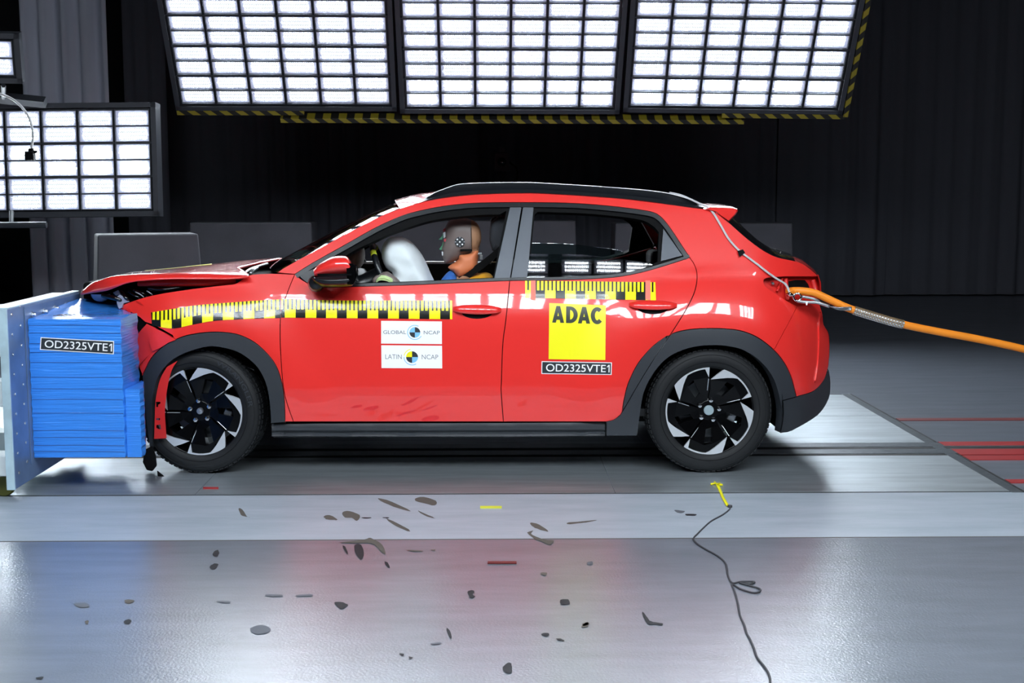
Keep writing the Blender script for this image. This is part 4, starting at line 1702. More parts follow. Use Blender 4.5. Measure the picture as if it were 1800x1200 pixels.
# --- cabin: dashboard, steering wheel, airbags, seats
g = G()
rows = []
for y in (0.16, 0.5, 0.9, 1.3, CW - 0.16):
    rows.append([(-1.08, y, 0.62), (-1.06, y, 0.96), (-0.95, y, 1.02), (-0.80, y, 0.99), (-0.72, y, 0.9), (-0.74, y, 0.75), (-0.85, y, 0.6)])
g.grid(rows)
g.mk('dashboard', MT['interior'], car, smooth=True)
sw_c = at_y(676, 484, 0.50)
ax = Vector((0.93, 0, 0.36)).normalized()
v1 = Vector((-ax.z, 0, ax.x))
v2 = Vector((0, 1, 0))
g = G()
pts = [sw_c + (v1 * math.cos(a) + v2 * math.sin(a)) * 0.178 for a in [2 * math.pi * k / 48 for k in range(49)]]
g.tube(pts, 0.016, 10, caps=False)
g.tube([sw_c - ax * 0.03, sw_c - ax * 0.30], [0.06, 0.04], 14)
for a in (math.pi / 2, -math.pi / 2, math.pi):
    g.tube([sw_c - ax * 0.03, sw_c + (v1 * math.cos(a) + v2 * math.sin(a)) * 0.175], [0.028, 0.014], 8)
sw = g.mk('steering_wheel', MT['trim'], car, smooth=True)
for a0 in (14, 200):
    for da in (0,):
        g = G()
        pts = [sw_c + (v1 * math.cos(a) + v2 * math.sin(a)) * 0.178 for a in [math.radians(a0 - 60 + 10 * k / 6) for k in range(7)]]
        g.tube(pts, 0.0175, 10)
        g.mk('marker_tape', MT['lime'], sw, smooth=True)
        g = G()
        pts = [sw_c + (v1 * math.cos(a) + v2 * math.sin(a)) * 0.178 for a in [math.radians(a0 + 6 + 8 * k / 6) for k in range(7)]]
        g.tube(pts, 0.0175, 10)
        g.mk('marker_tape', MT['lime'], sw, smooth=True)


def inflate(outline, y, half, step=0.012, power=0.5, wrinkle=0.0, xf=None, flat=0.35, wrange=None):
    """a closed soft body from a side outline in pixels at depth y, swelling to +-half"""
    poly = [Vector((p.x, p.z)) for p in [at_y(q[0], q[1], y) for q in resample(outline, 4)]]
    if area(poly) < 0:
        poly.reverse()
    vo, tr, loops = triangulate(poly, (), step)
    bd = set(loops[0])
    segs = [(poly[i], poly[(i + 1) % len(poly)]) for i in range(len(poly))]

    def dist(p):
        m = 9
        for a, b in segs:
            ab = b - a
            t = max(0, min(1, (p - a).dot(ab) / max(1e-12, ab.length_squared)))
            m = min(m, (p - a - ab * t).length)
        return m
    ds = [0 if i in bd else dist(p) for i, p in enumerate(vo)]
    dm = max(ds)
    prof_ = [(1 - (1 - min(1, d / (dm * (1 - flat)))) ** 2) ** power if i not in bd else 0 for i, d in enumerate(ds)]
    g = G()
    n = len(vo)
    V = []
    for s in (-1, 1):
        for i, p in enumerate(vo):
            h = half * prof_[i]
            if wrinkle:
                h += wrinkle * prof_[i] * (math.sin(p.x * 38 + p.y * 30) * math.sin(p.y * 47 - p.x * 21) + 0.6 * math.sin(p.x * 71 - p.y * 55))
            V.append(Vector((p.x, y + s * h, p.y)))
    F = [tuple(reversed(t)) for t in tr]
    F2 = []
    mp = {i: (i if i in bd else n + i) for i in range(n)}
    for t in tr:
        F2.append(tuple(mp[i] for i in t))
    # near side faces -y
    g.add(V, [tuple(t) for t in tr] + [tuple(reversed(t)) for t in F2])
    used = sorted({i for f in g.f for i in f})
    re = {o: k for k, o in enumerate(used)}
    g.v = [g.v[o] for o in used]
    g.f = [tuple(re[i] for i in f) for f in g.f]
    return g


bag = cat((695, 415.5), (683, 418), (674, 428), (671, 441), (672, 455), (677, 468), (684, 475), (690, 480), (684, 486), (680, 496), (690, 508), (730, 512), (764, 508), (764, 496), (757, 480), (746, 455), (735, 438), (722, 424), (709, 417), closed=True, n=4)
inflate(bag, 0.52, 0.19, 0.012, wrinkle=0.0035).mk('driver_airbag', MT['bag'], car, smooth=True)
bag2 = cat((612, 452), (622, 440), (634, 432), (641, 440), (641, 455), (637, 466), (628, 472), (610, 470), closed=True, n=4)
inflate(bag2, 1.25, 0.22, 0.02, wrinkle=0.004).mk('passenger_airbag', MT['bag2'], car, smooth=True)


def seat(y, head):
    g = G()
    def rb(pts, hw, bulge=0.03):
        for s in (-1, 1):
            pass
        rows = []
        for yy, k in ((-hw, 0.86), (-hw * 0.86, 1.0), (0, 1.0), (hw * 0.86, 1.0), (hw, 0.86)):
            c = sum([Vector(p) for p in pts], Vector((0, 0))) / len(pts)
            rows.append([(c.x + (p[0] - c.x) * k, y + yy, c.y + (p[1] - c.y) * k) for p in pts + [pts[0]]])
        g.grid(rows)
        m = len(pts)
        for r in (rows[0], rows[-1]):
            g.add(r[:m], [tuple(range(m))])
    rb([(-0.42, 0.48), (-0.42, 0.60), (-0.05, 0.56), (0.06, 0.54), (0.08, 0.46), (0.0, 0.42)], 0.25)
    rb([(-0.02, 0.52), (0.05, 0.75), (0.075, 1.0), (0.085, 1.08), (0.13, 1.10), (0.17, 1.04), (0.17, 0.8), (0.13, 0.5)], 0.24)
    o = g.mk('seat', MT['seat'], car, smooth=True, subsurf=1)
    g = G()
    hp = [(p[0], p[1]) for p in head]
    rows = []
    for yy, k in ((-0.13, 0.6), (-0.125, 0.9), (-0.08, 1.0), (0, 1.0), (0.08, 1.0), (0.125, 0.9), (0.13, 0.6)):
        c = sum([Vector(p) for p in hp], Vector((0, 0))) / len(hp)
        rows.append([(c.x + (p[0] - c.x) * k, y + yy, c.y + (p[1] - c.y) * k) for p in hp + [hp[0]]])
    g.grid(rows)
    m = len(hp)
    for r in (rows[0], rows[-1]):
        g.add(r[:m], [tuple(range(m))])
    for s in (-0.05, 0.05):
        g.tube([(0.10, y + s, 1.05), (0.11, y + s, 1.16)], 0.007, 6)
    g.mk('headrest', MT['seat'], o, smooth=True)


hd = [(0.015, 1.16), (0.0, 1.22), (0.01, 1.31), (0.05, 1.345), (0.10, 1.34), (0.12, 1.28), (0.11, 1.18), (0.07, 1.14)]
seat(0.50, hd)
seat(CW - 0.50, hd)
# rear bench
g = G()
g.bx(0.55, 1.0, 0.18, CW - 0.18, 0.40, 0.58)
g.bx(0.95, 1.12, 0.18, CW - 0.18, 0.50, 1.02)
o = g.mk('rear_bench', MT['seat'], car, bevel=0.04)
for y in (0.45, CW - 0.45):
    g = G()
    g.bx(0.985, 1.085, y - 0.13, y + 0.13, 1.02, 1.12)
    g.mk('headrest', MT['seat'], o, bevel=0.03)
# far rear seat top, and far side lining, dark teal
g = G()
p = [at_y(x, y, 1.30) for x, y in ((940, 424), (965, 418), (985, 421), (1003, 434), (1012, 446), (1012, 465), (940, 465))]
# --- driver's door belt: black strap from the pillar
g = G()
pts = cat(at_y(886, 432, 0.36), at_y(866, 450, 0.38), at_y(846, 466, 0.40), at_y(826, 480, 0.40), at_y(806, 494, 0.42))
g.grid([[p + Vector((0, 0, 0.022)) for p in pts], [p + Vector((0.004, 0, -0.022)) for p in pts]])
o = g.mk('seat_belt', MT['black'], car, recalc=False)
md = o.modifiers.new('t', 'SOLIDIFY')
md.thickness = 0.003
# interior lining strip on the far doors; its lit top edge is painted in as a silver strip
for (xa, xb) in ((-0.95, 0.10), (0.16, 0.95)):
    g = G()
    z0 = 1.03
    g.bx(xa, xb, CW - 0.17, CW - 0.10, 0.5, z0 - 0.012)
    g.mk('door_lining', MT['interior'], fdr if xa < 0 else rdr)
    g = G()
    g.bx(xa, xb, CW - 0.15, CW - 0.11, z0 - 0.012, z0 + 0.002)
    g.mk('lit_belt_edge', MT['silver'], fdr if xa < 0 else rdr)

# --- films and stickers on the flank
def on_body(px, py, lift):
    return surf(px, py, -lift)


top1 = cat((265.5, 549), (302, 543), (336, 537.5), (370.6, 534), (405, 531.5), (439, 529), (474, 527), (493, 526), n=8)
bot1 = cat((267, 572), (303, 577), (338, 570.5), (374, 564), (410, 561.5), (446, 560), (481, 559), (494, 558.5), n=8)
UV1 = lambda px: (px - 282.7) / 36.3 + 4
strip_on('measuring_tape', top1, bot1, MT['ruler'], ff[0], -0.002, UV1)
top2 = [(494 + i * 301 / 30, 525.5 + 2.5 * min(1, i / 10) - 0 * i) for i in range(31)]
bot2 = [(494.5 + i * 300.5 / 30, 558 + 2.8 * i / 30) for i in range(31)]
strip_on('measuring_tape', top2, bot2, MT['ruler'], fd, -0.002, UV1)
top3 = [(930 + i * 222 / 24, 493.4 + 2.6 * i / 24) for i in range(25)]
bot3 = [(930 + i * 222 / 24, 523.4 + 4.2 * i / 24) for i in range(25)]
top3 = [(923 + i * 229 / 24, 493.2 + 2.6 * i / 24) for i in range(25)]
bot3 = [(923.5 + i * 229.5 / 24, 523.2 + 4.4 * i / 24) for i in range(25)]
strip_on('measuring_tape', top3, bot3, MT['ruler'], rd, -0.002, lambda px: (px - 958) / 35.3 + 3)
for x0, x1, q in ((933, 941.5, 0), (1134.5, 1143.5, 0)):
    sticker('tape_strip', [(x0, 492.5), (x1, 492.7), (x1, 528), (x0, 526)], rd, [], lambda a, b, l: on_body(a, b, l + 0.0014), MT['tape_red'])
B0 = MT['white']
NC = [
    ('text', ('GLOBAL', (0.035, 0.425, 0.41, 0.585), 0.0), MT['inkgrey']), ('text', ('NCAP', (0.70, 0.425, 0.965, 0.585), 0.0), MT['inkgrey']),
    ('arc', ((0.555, 0.505), 0.30, 0.33, 60, 330, 0.385), MT['skyblue']),
    ('arc', ((0.555, 0.505), 0, 0.23, 0, 90, 0.385), MT['ink']), ('arc', ((0.555, 0.505), 0, 0.23, 180, 270, 0.385), MT['ink']),
    ('arc', ((0.555, 0.505), 0, 0.23, 90, 180, 0.385), MT['skyblue']), ('arc', ((0.555, 0.505), 0, 0.23, 270, 360, 0.385), MT['skyblue'])]
sticker('white_sticker', [(670, 563.7), (776.8, 564.8), (776.8, 604.6), (670, 603.6)], fd, NC, on_body, B0, 'white sticker with a blue and dark quartered circle')
LC = [
    ('text', ('LATIN', (0.065, 0.40, 0.335, 0.60), -0.006), MT['inkgrey']), ('text', ('NCAP', (0.665, 0.40, 0.935, 0.60), -0.006), MT['inkgrey']),
    ('arc', ((0.505, 0.49), 0.33, 0.36, 100, 170, 0.385), MT['yellow']), ('arc', ((0.505, 0.49), 0.33, 0.36, 180, 300, 0.385), MT['skyblue']),
    ('arc', ((0.505, 0.49), 0, 0.255, 0, 90, 0.385), MT['ink']), ('arc', ((0.505, 0.49), 0, 0.255, 180, 270, 0.385), MT['ink']),
    ('arc', ((0.505, 0.49), 0, 0.255, 90, 180, 0.385), MT['yellow']), ('arc', ((0.505, 0.49), 0, 0.255, 270, 360, 0.385), MT['skyblue'])]
sticker('white_sticker', [(670.2, 606.6), (777, 607.4), (777.3, 647.3), (670.6, 646.6)], fd, LC, on_body, B0, 'white sticker with a yellow, black and blue quartered circle')
LA = [[(0, 0), (0.31, 0), (0.62, 1), (0.34, 1)], [(0.38, 1), (0.66, 1), (1, 0), (0.69, 0)], [(0.24, 0.18), (0.76, 0.18), (0.70, 0.40), (0.30, 0.40)]]
def ring_(cx, cy, ro, ri, a0, a1, k=18):
    P_ = lambda a, r: (cx + r[0] * math.cos(a), cy + r[1] * math.sin(a))
    aa = [math.radians(a0 + (a1 - a0) * i / k) for i in range(k + 1)]
    return [[P_(aa[i], ri), P_(aa[i], ro), P_(aa[i + 1], ro), P_(aa[i + 1], ri)] for i in range(k)]
LD = [[(0, 0), (0.34, 0), (0.34, 1), (0, 1)]] + ring_(0.34, 0.5, (0.66, 0.5), (0.30, 0.29), -90, 90)
LC_ = ring_(0.53, 0.5, (0.53, 0.52), (0.19, 0.28), 48, 318)
ADAC = [((0.055, 0.655, 0.265, 0.955), LA), ((0.300, 0.655, 0.505, 0.955), LD), ((0.510, 0.655, 0.725, 0.955), LA), ((0.735, 0.655, 0.950, 0.955), LC_)]
sticker('yellow_sticker', [(965.5, 532.5), (1065, 536.5), (1064, 632.5), (964.4, 631)], rd, [('letters', ADAC, MT['inkgreen'])], on_body, MT['yellow'])
ONE = [[(0.58, 0), (1, 0), (1, 1), (0.58, 1)], [(0, 0.62), (0.58, 0.80), (0.58, 1), (0, 0.80)]]
PL = [('rect', (0.012, 0.06, 0.988, 0.94), MT['ink']), ('text', ('OD2325VTE', (0.065, 0.2, 0.915, 0.80), 0.006), B0), ('letters', [((0.934, 0.2, 0.970, 0.80), ONE)], B0)]
sticker('number_plate', [(952, 634.7), (1075.6, 636.8), (1075, 658.7), (951.6, 656.9)], rd, PL, on_body, B0)

# wiped patches in the dust low on the front door
for sm in ([(616, 717), (622, 713), (634, 711.5), (637, 714), (627, 716.5)], [(638, 721), (646, 715), (662, 713), (665, 716), (656, 720.5), (645, 722)],
           [(696, 732), (708, 725), (731, 720.5), (728, 723), (712, 728)], [(706, 712), (716, 706), (732, 698), (735, 699), (724, 707), (712, 712)],
           [(741, 739), (747, 733), (760, 730.5), (771, 732), (769, 737), (757, 739)], [(741, 721.5), (752, 716), (767, 711.5), (768, 713), (754, 719)]):
    pl = [surf(p.x, p.y, -0.0006) for p in cat(*[Vector(p) for p in sm], n=3, closed=True)]
    q = [Vector((p.x, p.z)) for p in pl]
    if area(q) < 0:
        q.reverse()
    vo, tr, _ = triangulate(q, (), 0.02)
    mk('wiped_patch', [(p.x, D(p.x, p.y) - 0.0008, p.y) for p in vo], tr, MT['red_clean'], fd, normals=[Dn(p.x, p.y) for p in vo])
# ------------------------------------------------------------------ crash barrier and block
YN = -0.34
Y1 = 0.46
pl0 = at_y(20, 700, -0.58)
PX = pl0.x
zt, zb = 0.935, 0.075
bar = empty('crash_barrier', (PX - 0.2, 0.0, 0), 'pale steel barrier plate with bolt heads on a white frame at the left edge', 'barrier')
g = G()
g.bx(PX - 0.035, PX, -0.58, Y1, zb, zt)
g.mk('barrier_plate', MT['plate_face'], bar, bevel=0.003)
g = G()
g.bx(PX - 0.038, PX + 0.001, -0.592, -0.58, zb - 0.001, zt + 0.001)
g.bx(PX - 0.038, PX + 0.001, -0.58, Y1, zt, zt + 0.006)
g.mk('plate_edge', MT['plate'], bar, bevel=0.002)
xb = at_y(49, 560, YN).x
# rows of small bolts on the bare part of the plate
for k in range(9):
    for y in (-0.53, -0.42):
        z = zb + 0.07 + k * 0.095 + (0.03 if y > -0.5 else 0)
        g = G()
        g.lathe([(0, 0.004), (0.007, 0.004), (0.008, 0.0), (0.008, -0.01)], (PX, y, z), axis='x', n=10)
        g.mk('bolt', MT['steel'], bar)
g = G()
for z0, z1 in ((0.86, 0.94), (0.70, 0.83), (0.46, 0.58), (0.12, 0.22)):
    g.bx(PX - 0.9, PX - 0.036, -0.50, -0.36, z0, z1)
for x in (PX - 0.10, PX - 0.6):
    g.bx(x - 0.05, x + 0.05, -0.3, Y1, 0.10, 0.93)
g.bx(PX - 0.9, PX - 0.036, 0.2, 0.34, 0.10, 0.2)
g.mk('barrier_frame', MT['cart'], bar, bevel=0.006)
for y in (-0.4,):
    g = G()
    g.lathe([(0, -0.02), (0.045, -0.02), (0.05, -0.012), (0.05, 0.012), (0.045, 0.02), (0, 0.02)], (PX - 0.12, y, 0.051), n=24)
    g.mk('frame_wheel', mat('olive_wheel', '5a5c20', 0.6), bar, smooth=False)

blk = empty('crash_block', (xb, 0, 0.2), 'bright blue foil-covered crash block fixed to the barrier plate against the car nose', 'crash block', None)
g = G()
g.bx(PX + 0.001, xb - 0.002, YN - 0.03, Y1, 0.15, zt - 0.01)
g.mk('backing_plate', MT['plate_face'], blk)
for k in range(5):
    y = YN + 0.06 + k * 0.165
    g = G()
    g.lathe([(0, 0.022), (0.009, 0.022), (0.01, 0.018), (0.01, 0.006), (0.017, 0.006), (0.017, 0.0), (0, 0)], (xb - 0.002, y, zt - 0.055), axis='x', n=8)
    g.mk('bolt', MT['steel'], blk)
# main block, crushed on the car's side: rows over depth, outline over (x, z)
def bpt(px, py, y):
    return at_y(px, py, y)
zt_n = at_y(60, 561, YN).z
zb_n = at_y(60, 804, YN).z
xr = at_y(216, 680, YN).x
NS = 36
rows = []
def section(y, x1, z1l, z1r, dent):
    r = []
    for i in range(NS + 1):                      # left edge up
        z = zb_n + (z1l - zb_n) * i / NS
        r.append((xb + 0.002 * math.sin(i * 2.1), y, z))
    for i in range(1, 25):                       # along the top
        t = i / 24
        z = z1l + (z1r - z1l) * t - dent * math.sin(math.pi * t) ** 2 * (0.4 + 0.6 * t)
        r.append((xb + (x1 - xb) * t, y, z))
    for i in range(1, NS + 1):                   # right edge down
        z = z1r + (zb_n - z1r) * i / NS
        r.append((x1 + 0.003 * math.sin(i * 1.7 + y * 20), y, z))
    r.append(r[0])
    return r
secs = [(YN, xr, zt_n, zt_n - 0.005, 0.0), (YN + 0.03, xr + 0.004, zt_n + 0.003, zt_n, 0.0), (YN + 0.14, xr + 0.012, zt_n + 0.006, zt_n + 0.01, 0.012), (YN + 0.26, xr + 0.01, zt_n + 0.008, zt_n + 0.004, 0.018), (YN + 0.36, xr - 0.05, zt_n + 0.02, zt_n - 0.005, 0.02), (YN + 0.55, xr - 0.15, zt_n + 0.03, zt_n + 0.0, 0.012), (Y1, xr - 0.24, zt_n + 0.035, zt_n + 0.012, 0.008)]
rows = [section(*s) for s in secs]
g = G()
g.grid(rows)
n = len(rows[0]) - 1
g.add(rows[0][:n], [tuple(range(n))])
g.add(rows[-1][:n], [tuple(range(n))])
g.mk('main_block', MT['blue'], blk, angle=30)
# foil layers that stand out on the near face as seams
g = G()
for z in [zb_n + (zt_n - zb_n) * t for t in (0.04, 0.085, 0.145, 0.2, 0.33, 0.42, 0.50, 0.585, 0.69, 0.76, 0.83, 0.90, 0.955)]:
    zz = z + random.uniform(-0.004, 0.004)
    g.tube([(xb + 0.004, YN - 0.0005, zz), ((xb + xr) / 2, YN - 0.0005, zz + random.uniform(-0.003, 0.003)), (xr - 0.003, YN - 0.0005, zz - 0.003)], 0.0013, 5)
g.mk('foil_seam', mat('foil_seam_shade', '123a78', 0.5), blk)
# bumper element
x2 = at_y(247, 740, YN + 0.02).x
z2t, z2b = at_y(230, 684, YN + 0.02).z, zb_n - 0.004
g = G()
NR = 24
rows = []
for y, xe, dz in ((YN + 0.02, x2, 0), (YN + 0.055, at_y(254, 740, YN + 0.055).x, 0.004), (YN + 0.2, at_y(255, 740, YN + 0.2).x, 0.012), (YN + 0.32, at_y(250, 740, YN + 0.32).x, 0.0)):
    r = [(xr + 0.004, y, z2b + (z2t - z2b) * i / NR) for i in range(NR + 1)]
    r += [(xe + 0.003 * math.sin(i * 2.3), y, z2t + dz + (z2b - z2t) * i / NR) for i in range(NR + 1)]
    r.append(r[0])
    rows.append(r)
g.grid(rows)
n = len(rows[0]) - 1
g.add(rows[0][:n], [tuple(range(n))])
g.add(rows[-1][:n], [tuple(range(n))])
g.mk('bumper_element', MT['blue'], blk, angle=30)
def on_block(px, py, l):
    return at_y(px, py, YN - l - 0.001)
sticker('number_plate', [(71.5, 592.5), (200.5, 599.5), (200, 622.5), (70, 614.5)], blk, [('rect', (0.012, 0.06, 0.988, 0.94), MT['ink']), ('text', ('OD2325VTE', (0.06, 0.2, 0.915, 0.80), 0.006), B0), ('letters', [((0.936, 0.2, 0.974, 0.80), ONE)], B0)], on_block, B0)
# small white label lying on the top
g = G()
for k in range(4):
    for j in range(3):
        g.box((xb + 0.10 + k * 0.022 + j * 0.006, YN + 0.09 + j * 0.03, zt_n + 0.009), (0.007, 0.008, 0.0008))
g.mk('top_label', MT['ink'], blk)
# ------------------------------------------------------------------ crash-test dummy
dy = 0.47
dm = empty('crash_test_dummy', (-0.2, dy, 0.55), 'crash test dummy in yellow shirt sitting at the wheel behind the airbag', 'dummy')
head = cat((800, 383.5), (790, 388), (783.5, 397), (781, 410), (780.5, 418), (777, 431), (774.5, 437), (777, 440), (777, 445), (776.5, 450), (778.5, 453), (779.5, 459), (783, 464), (792, 462), (805, 457), (813, 452), (822, 449), (838, 441), (845, 427), (846, 412), (843, 399), (835, 389), (820, 383), closed=True, n=4)
bm_obj = inflate(head, dy, 0.078, 0.009, power=0.5, flat=0.25)
tg = bm_obj
S = lambda px, py, y=dy: at_y(px, py, y)
tg.tube([S(826, 436), S(822, 470), S(820, 492)], [0.052, 0.055, 0.066], 16)
tg.tube([S(818, 488), S(822, 520), S(828, 570), S(836, 630), S(835, 668)], [0.075, 0.125, 0.135, 0.13, 0.13], 20)
for s in (-1, 1):
    sh = S(822, 506, dy + s * 0.0)
    sh = Vector((sh.x, dy + s * 0.155, sh.z))
    el = Vector((sh.x - 0.17, dy + s * 0.21, sh.z - 0.24))
    ha = Vector((sw_c.x + 0.02 + 0.035, dy + s * 0.155, 1.01 if s < 0 else 1.0))
    tg.tube([Vector((sh.x, dy, sh.z)), sh, sh.lerp(el, 0.5), el, el.lerp(ha, 0.5), ha], [0.07, 0.062, 0.05, 0.042, 0.036, 0.027], 12)
    hp_ = S(836, 660)
    hip = Vector((hp_.x, dy + s * 0.09, hp_.z))
    kn = Vector((hp_.x - 0.43, dy + s * 0.13, hp_.z + 0.12))
    an = Vector((kn.x - 0.26, dy + s * 0.13, 0.40))
    tg.tube([hip, hip.lerp(kn, 0.5), kn, kn.lerp(an, 0.5), an, an + Vector((-0.16, 0, 0.02))], [0.09, 0.082, 0.06, 0.052, 0.04, 0.035], 12)
    # hand: palm and five fingers round the rim
    palm = ha
    tg.tube([ha, ha + Vector((-0.03, 0, 0.012)), ha + Vector((-0.055, 0, 0.008))], [0.027, 0.034, 0.03], 10)
    for f_, (dyf, L) in enumerate(((-0.03, 0.052), (-0.011, 0.062), (0.009, 0.06), (0.028, 0.047))):
        b_ = ha + Vector((-0.05, dyf, 0.012))
        tg.tube([b_, b_ + Vector((-L * 0.5, 0, 0.004)), b_ + Vector((-L * 0.78, 0, -0.014)), b_ + Vector((-L * 0.72, 0, -0.034))], [0.0105, 0.0105, 0.0098, 0.0088], 8)
    tb = ha + Vector((-0.012, -s * 0.026, 0.012))
    tg.tube([tb, tb + Vector((-0.022, -s * 0.02, 0.012)), tb + Vector((-0.05, -s * 0.026, 0.008))], [0.013, 0.011, 0.0095], 8)
body = tg.mk('body', [MT['skin_t'], MT['skin_m']], dm, smooth=True)
rm = body.modifiers.new('remesh', 'REMESH')
rm.mode = 'VOXEL'
rm.voxel_size = 0.007
rm.use_smooth_shade = True
sm_ = body.modifiers.new('smooth', 'SMOOTH')
sm_.iterations = 3
dg = bpy.context.evaluated_depsgraph_get()
me = bpy.data.meshes.new_from_object(body.evaluated_get(dg))
body.modifiers.clear()
body.data = me
if len(me.materials) < 2:
    me.materials.clear()
    me.materials.append(MT['skin_t'])
    me.materials.append(MT['skin_m'])
off = wmat(body)
x_sk = at_y(828.5, 420, dy - 0.07).x
z_ch = at_y(800, 466, dy).z
for p in me.polygons:
    c = off @ p.center
    p.material_index = 1 if (c.z > z_ch and c.x < x_sk) or (c.x < -0.45 and c.z > 0.9) else 0
    p.use_smooth = True
# neck shield
nk = cat((806, 446), (820, 443), (840, 439), (840, 455), (839.5, 470), (830, 479), (811, 487.5), (803, 486), (797, 478), (788, 471), (791, 466), (804, 457), closed=True, n=3)
inflate(nk, dy - 0.012, 0.07, 0.01, power=0.5, flat=0.25).mk('neck_shield', MT['skin_o'], dm, smooth=True)
# skull-cap seam, dark slot under the ear
g = G()
g.tube([S(x, y, dy - 0.0775) for x, y in ((828, 400), (828.5, 412), (829, 425), (829.5, 438))], 0.0016, 6)
a = S(809, 440.5, dy - 0.074)
b = S(830, 438.8, dy - 0.074)
g.box(a.lerp(b, 0.5), ((b.x - a.x) / 2, 0.012, 0.006))
g.mk('skull_seam', MT['black'], dm)
# round target marker
g = G()
c = S(808.3, 425, dy - 0.0815)
g.lathe([(0, -0.001), (0.0275, -0.001), (0.0275, 0.006)], c, n=36)
for dx, dz in ((-1, 1), (1, 1), (0, 0), (-1, -1), (1, -1)):
    g.lathe([(0, -0.002), (0.0046, -0.002), (0.0046, 0.0)], c + Vector((dx * 0.0135, 0, dz * 0.0135)), n=14, mi=1)
for dx, dz in ((1, 0), (-1, 0), (0, 1), (0, -1)):
    g.box(c + Vector((dx * 0.0235, -0.0014, dz * 0.0235)), (0.004 if dx else 0.0008, 0.0004, 0.004 if dz else 0.0008), mi=1)
g.mk('target_marker', [MT['ink'], B0], dm)
# chalk marks and glass slivers at the face
g = G()
for pl, y, mi in (([(778, 404), (783, 400), (784, 406), (780, 408)], -0.02, 0), ([(780, 420), (785, 419), (785, 424), (781, 425)], -0.045, 0), ([(771, 421), (777, 415), (778, 409), (780, 411), (777, 421)], -0.02, 1), ([(772, 438), (777, 431), (778, 425), (780.5, 428), (778, 438), (775, 439)], -0.02, 1), ([(779, 409), (783, 407), (783, 416), (780, 419)], -0.03, 2), ([(776.5, 442), (781, 443), (780, 449), (777, 449)], -0.03, 2)):
    g.prism([S(x, yy, dy + y) for x, yy in pl], [S(x, yy, dy + y + 0.006) for x, yy in pl], mi)
g.mk('face_marks', [mat('red_chalk', 'a03038', 0.6), mat('green_sliver', '4a8a68', 0.3), mat('pale_chalk', 'c8cdd0', 0.5)], dm)
# shirt and blue bib
sh_ = cat((803, 494), (814, 488), (830, 482), (845, 479), (858, 479), (868, 490), (872, 530), (872, 640), (850, 650), (800, 640), (790, 560), (797, 510), closed=True, n=3)
inflate(sh_, dy, 0.20, 0.025, power=0.45, flat=0.3).mk('shirt', MT['shirt'], dm, smooth=True)
bl = cat((774, 497), (779, 487), (786, 479), (792, 475.5), (799, 478), (804, 486), (806, 497), (800, 520), (780, 520), closed=True, n=3)
inflate(bl, dy - 0.01, 0.12, 0.02, power=0.5).mk('bib', MT['blue_c'], dm, smooth=True)
# lime wrist tape
g = G()
ha = [at_y(x, y, dy - 0.165) for x, y in ((662, 488), (667, 482.5), (677, 482), (686, 485.5), (691, 489))]
g.grid([[p + Vector((0, d, -0.02 * (d / 0.04) ** 2)) for p in cat(*ha)] for d in (-0.04, -0.02, 0, 0.02, 0.04)])
g.grid([[p + Vector((0, d, -0.010 - 0.02 * (d / 0.04) ** 2)) for p in cat(*ha)] for d in (-0.04, -0.02, 0, 0.02, 0.04)])
g.mk('wrist_tape', mat('pale_lime_tape', 'c9dfa0', 0.6), dm, smooth=True)
# neck instruments behind
g = G()
for x, y, h in ((843, 446, (0.012, 0.03, 0.006)), (846, 452, (0.008, 0.025, 0.012)), (842, 462, (0.01, 0.02, 0.008))):
    g.box(S(x, y, dy), h)
g.mk('neck_sensor', MT['steel'], dm, bevel=0.002)

# ------------------------------------------------------------------ tow cable at the tail
ey = surf(1390, 518, 0.0).y - 0.03
tow = empty('tow_cable', (1.6, 0.3, 0.8), 'orange tow cable with braided steel grip hooked to the empty tail lamp opening', 'cable')
CAB = [(1386, 512, 0.06), (1396, 511, 0.02), (1412, 511.5, 0.0), (1432, 515, 0.0), (1455, 525, 0.0), (1490, 541, 0.0), (1535, 555.5, 0.0), (1587, 570, 0.0), (1650, 583, 0.02), (1720, 596, 0.04), (1800, 613.5, 0.06), (1900, 640, 0.1)]
cp = cat(*[at_y(x, y, ey + d) for x, y, d in CAB], n=8)
g = G().tube(cp, 0.0205, 14)
g.mk('sheath', MT['orange'], tow, smooth=True)


def braid():
    m = mat('braided_steel', 'b8bcc2', 0.35, 0.8)
    n = NT(m)
    t = n.new('ShaderNodeTexCoord')
    x = n.new('ShaderNodeSeparateXYZ')
    n.nt.links.new(t.outputs['UV'], x.inputs[0])
    a = n.math('ABSOLUTE', n.math('SINE', n.math('ADD', n.math('MULTIPLY', x.outputs[0], 60.0), n.math('MULTIPLY', x.outputs[1], 25.13))))
    b = n.math('ABSOLUTE', n.math('SINE', n.math('SUBTRACT', n.math('MULTIPLY', x.outputs[0], 60.0), n.math('MULTIPLY', x.outputs[1], 25.13))))
    k = n.math('LESS_THAN', n.math('MINIMUM', a, b), 0.5)
    n.nt.links.new(n.mix(k, lin('9a7a50'), lin('c8ccd2')), n.b.inputs['Base Color'])
    n.nt.links.new(k, n.b.inputs['Metallic'])
    return m


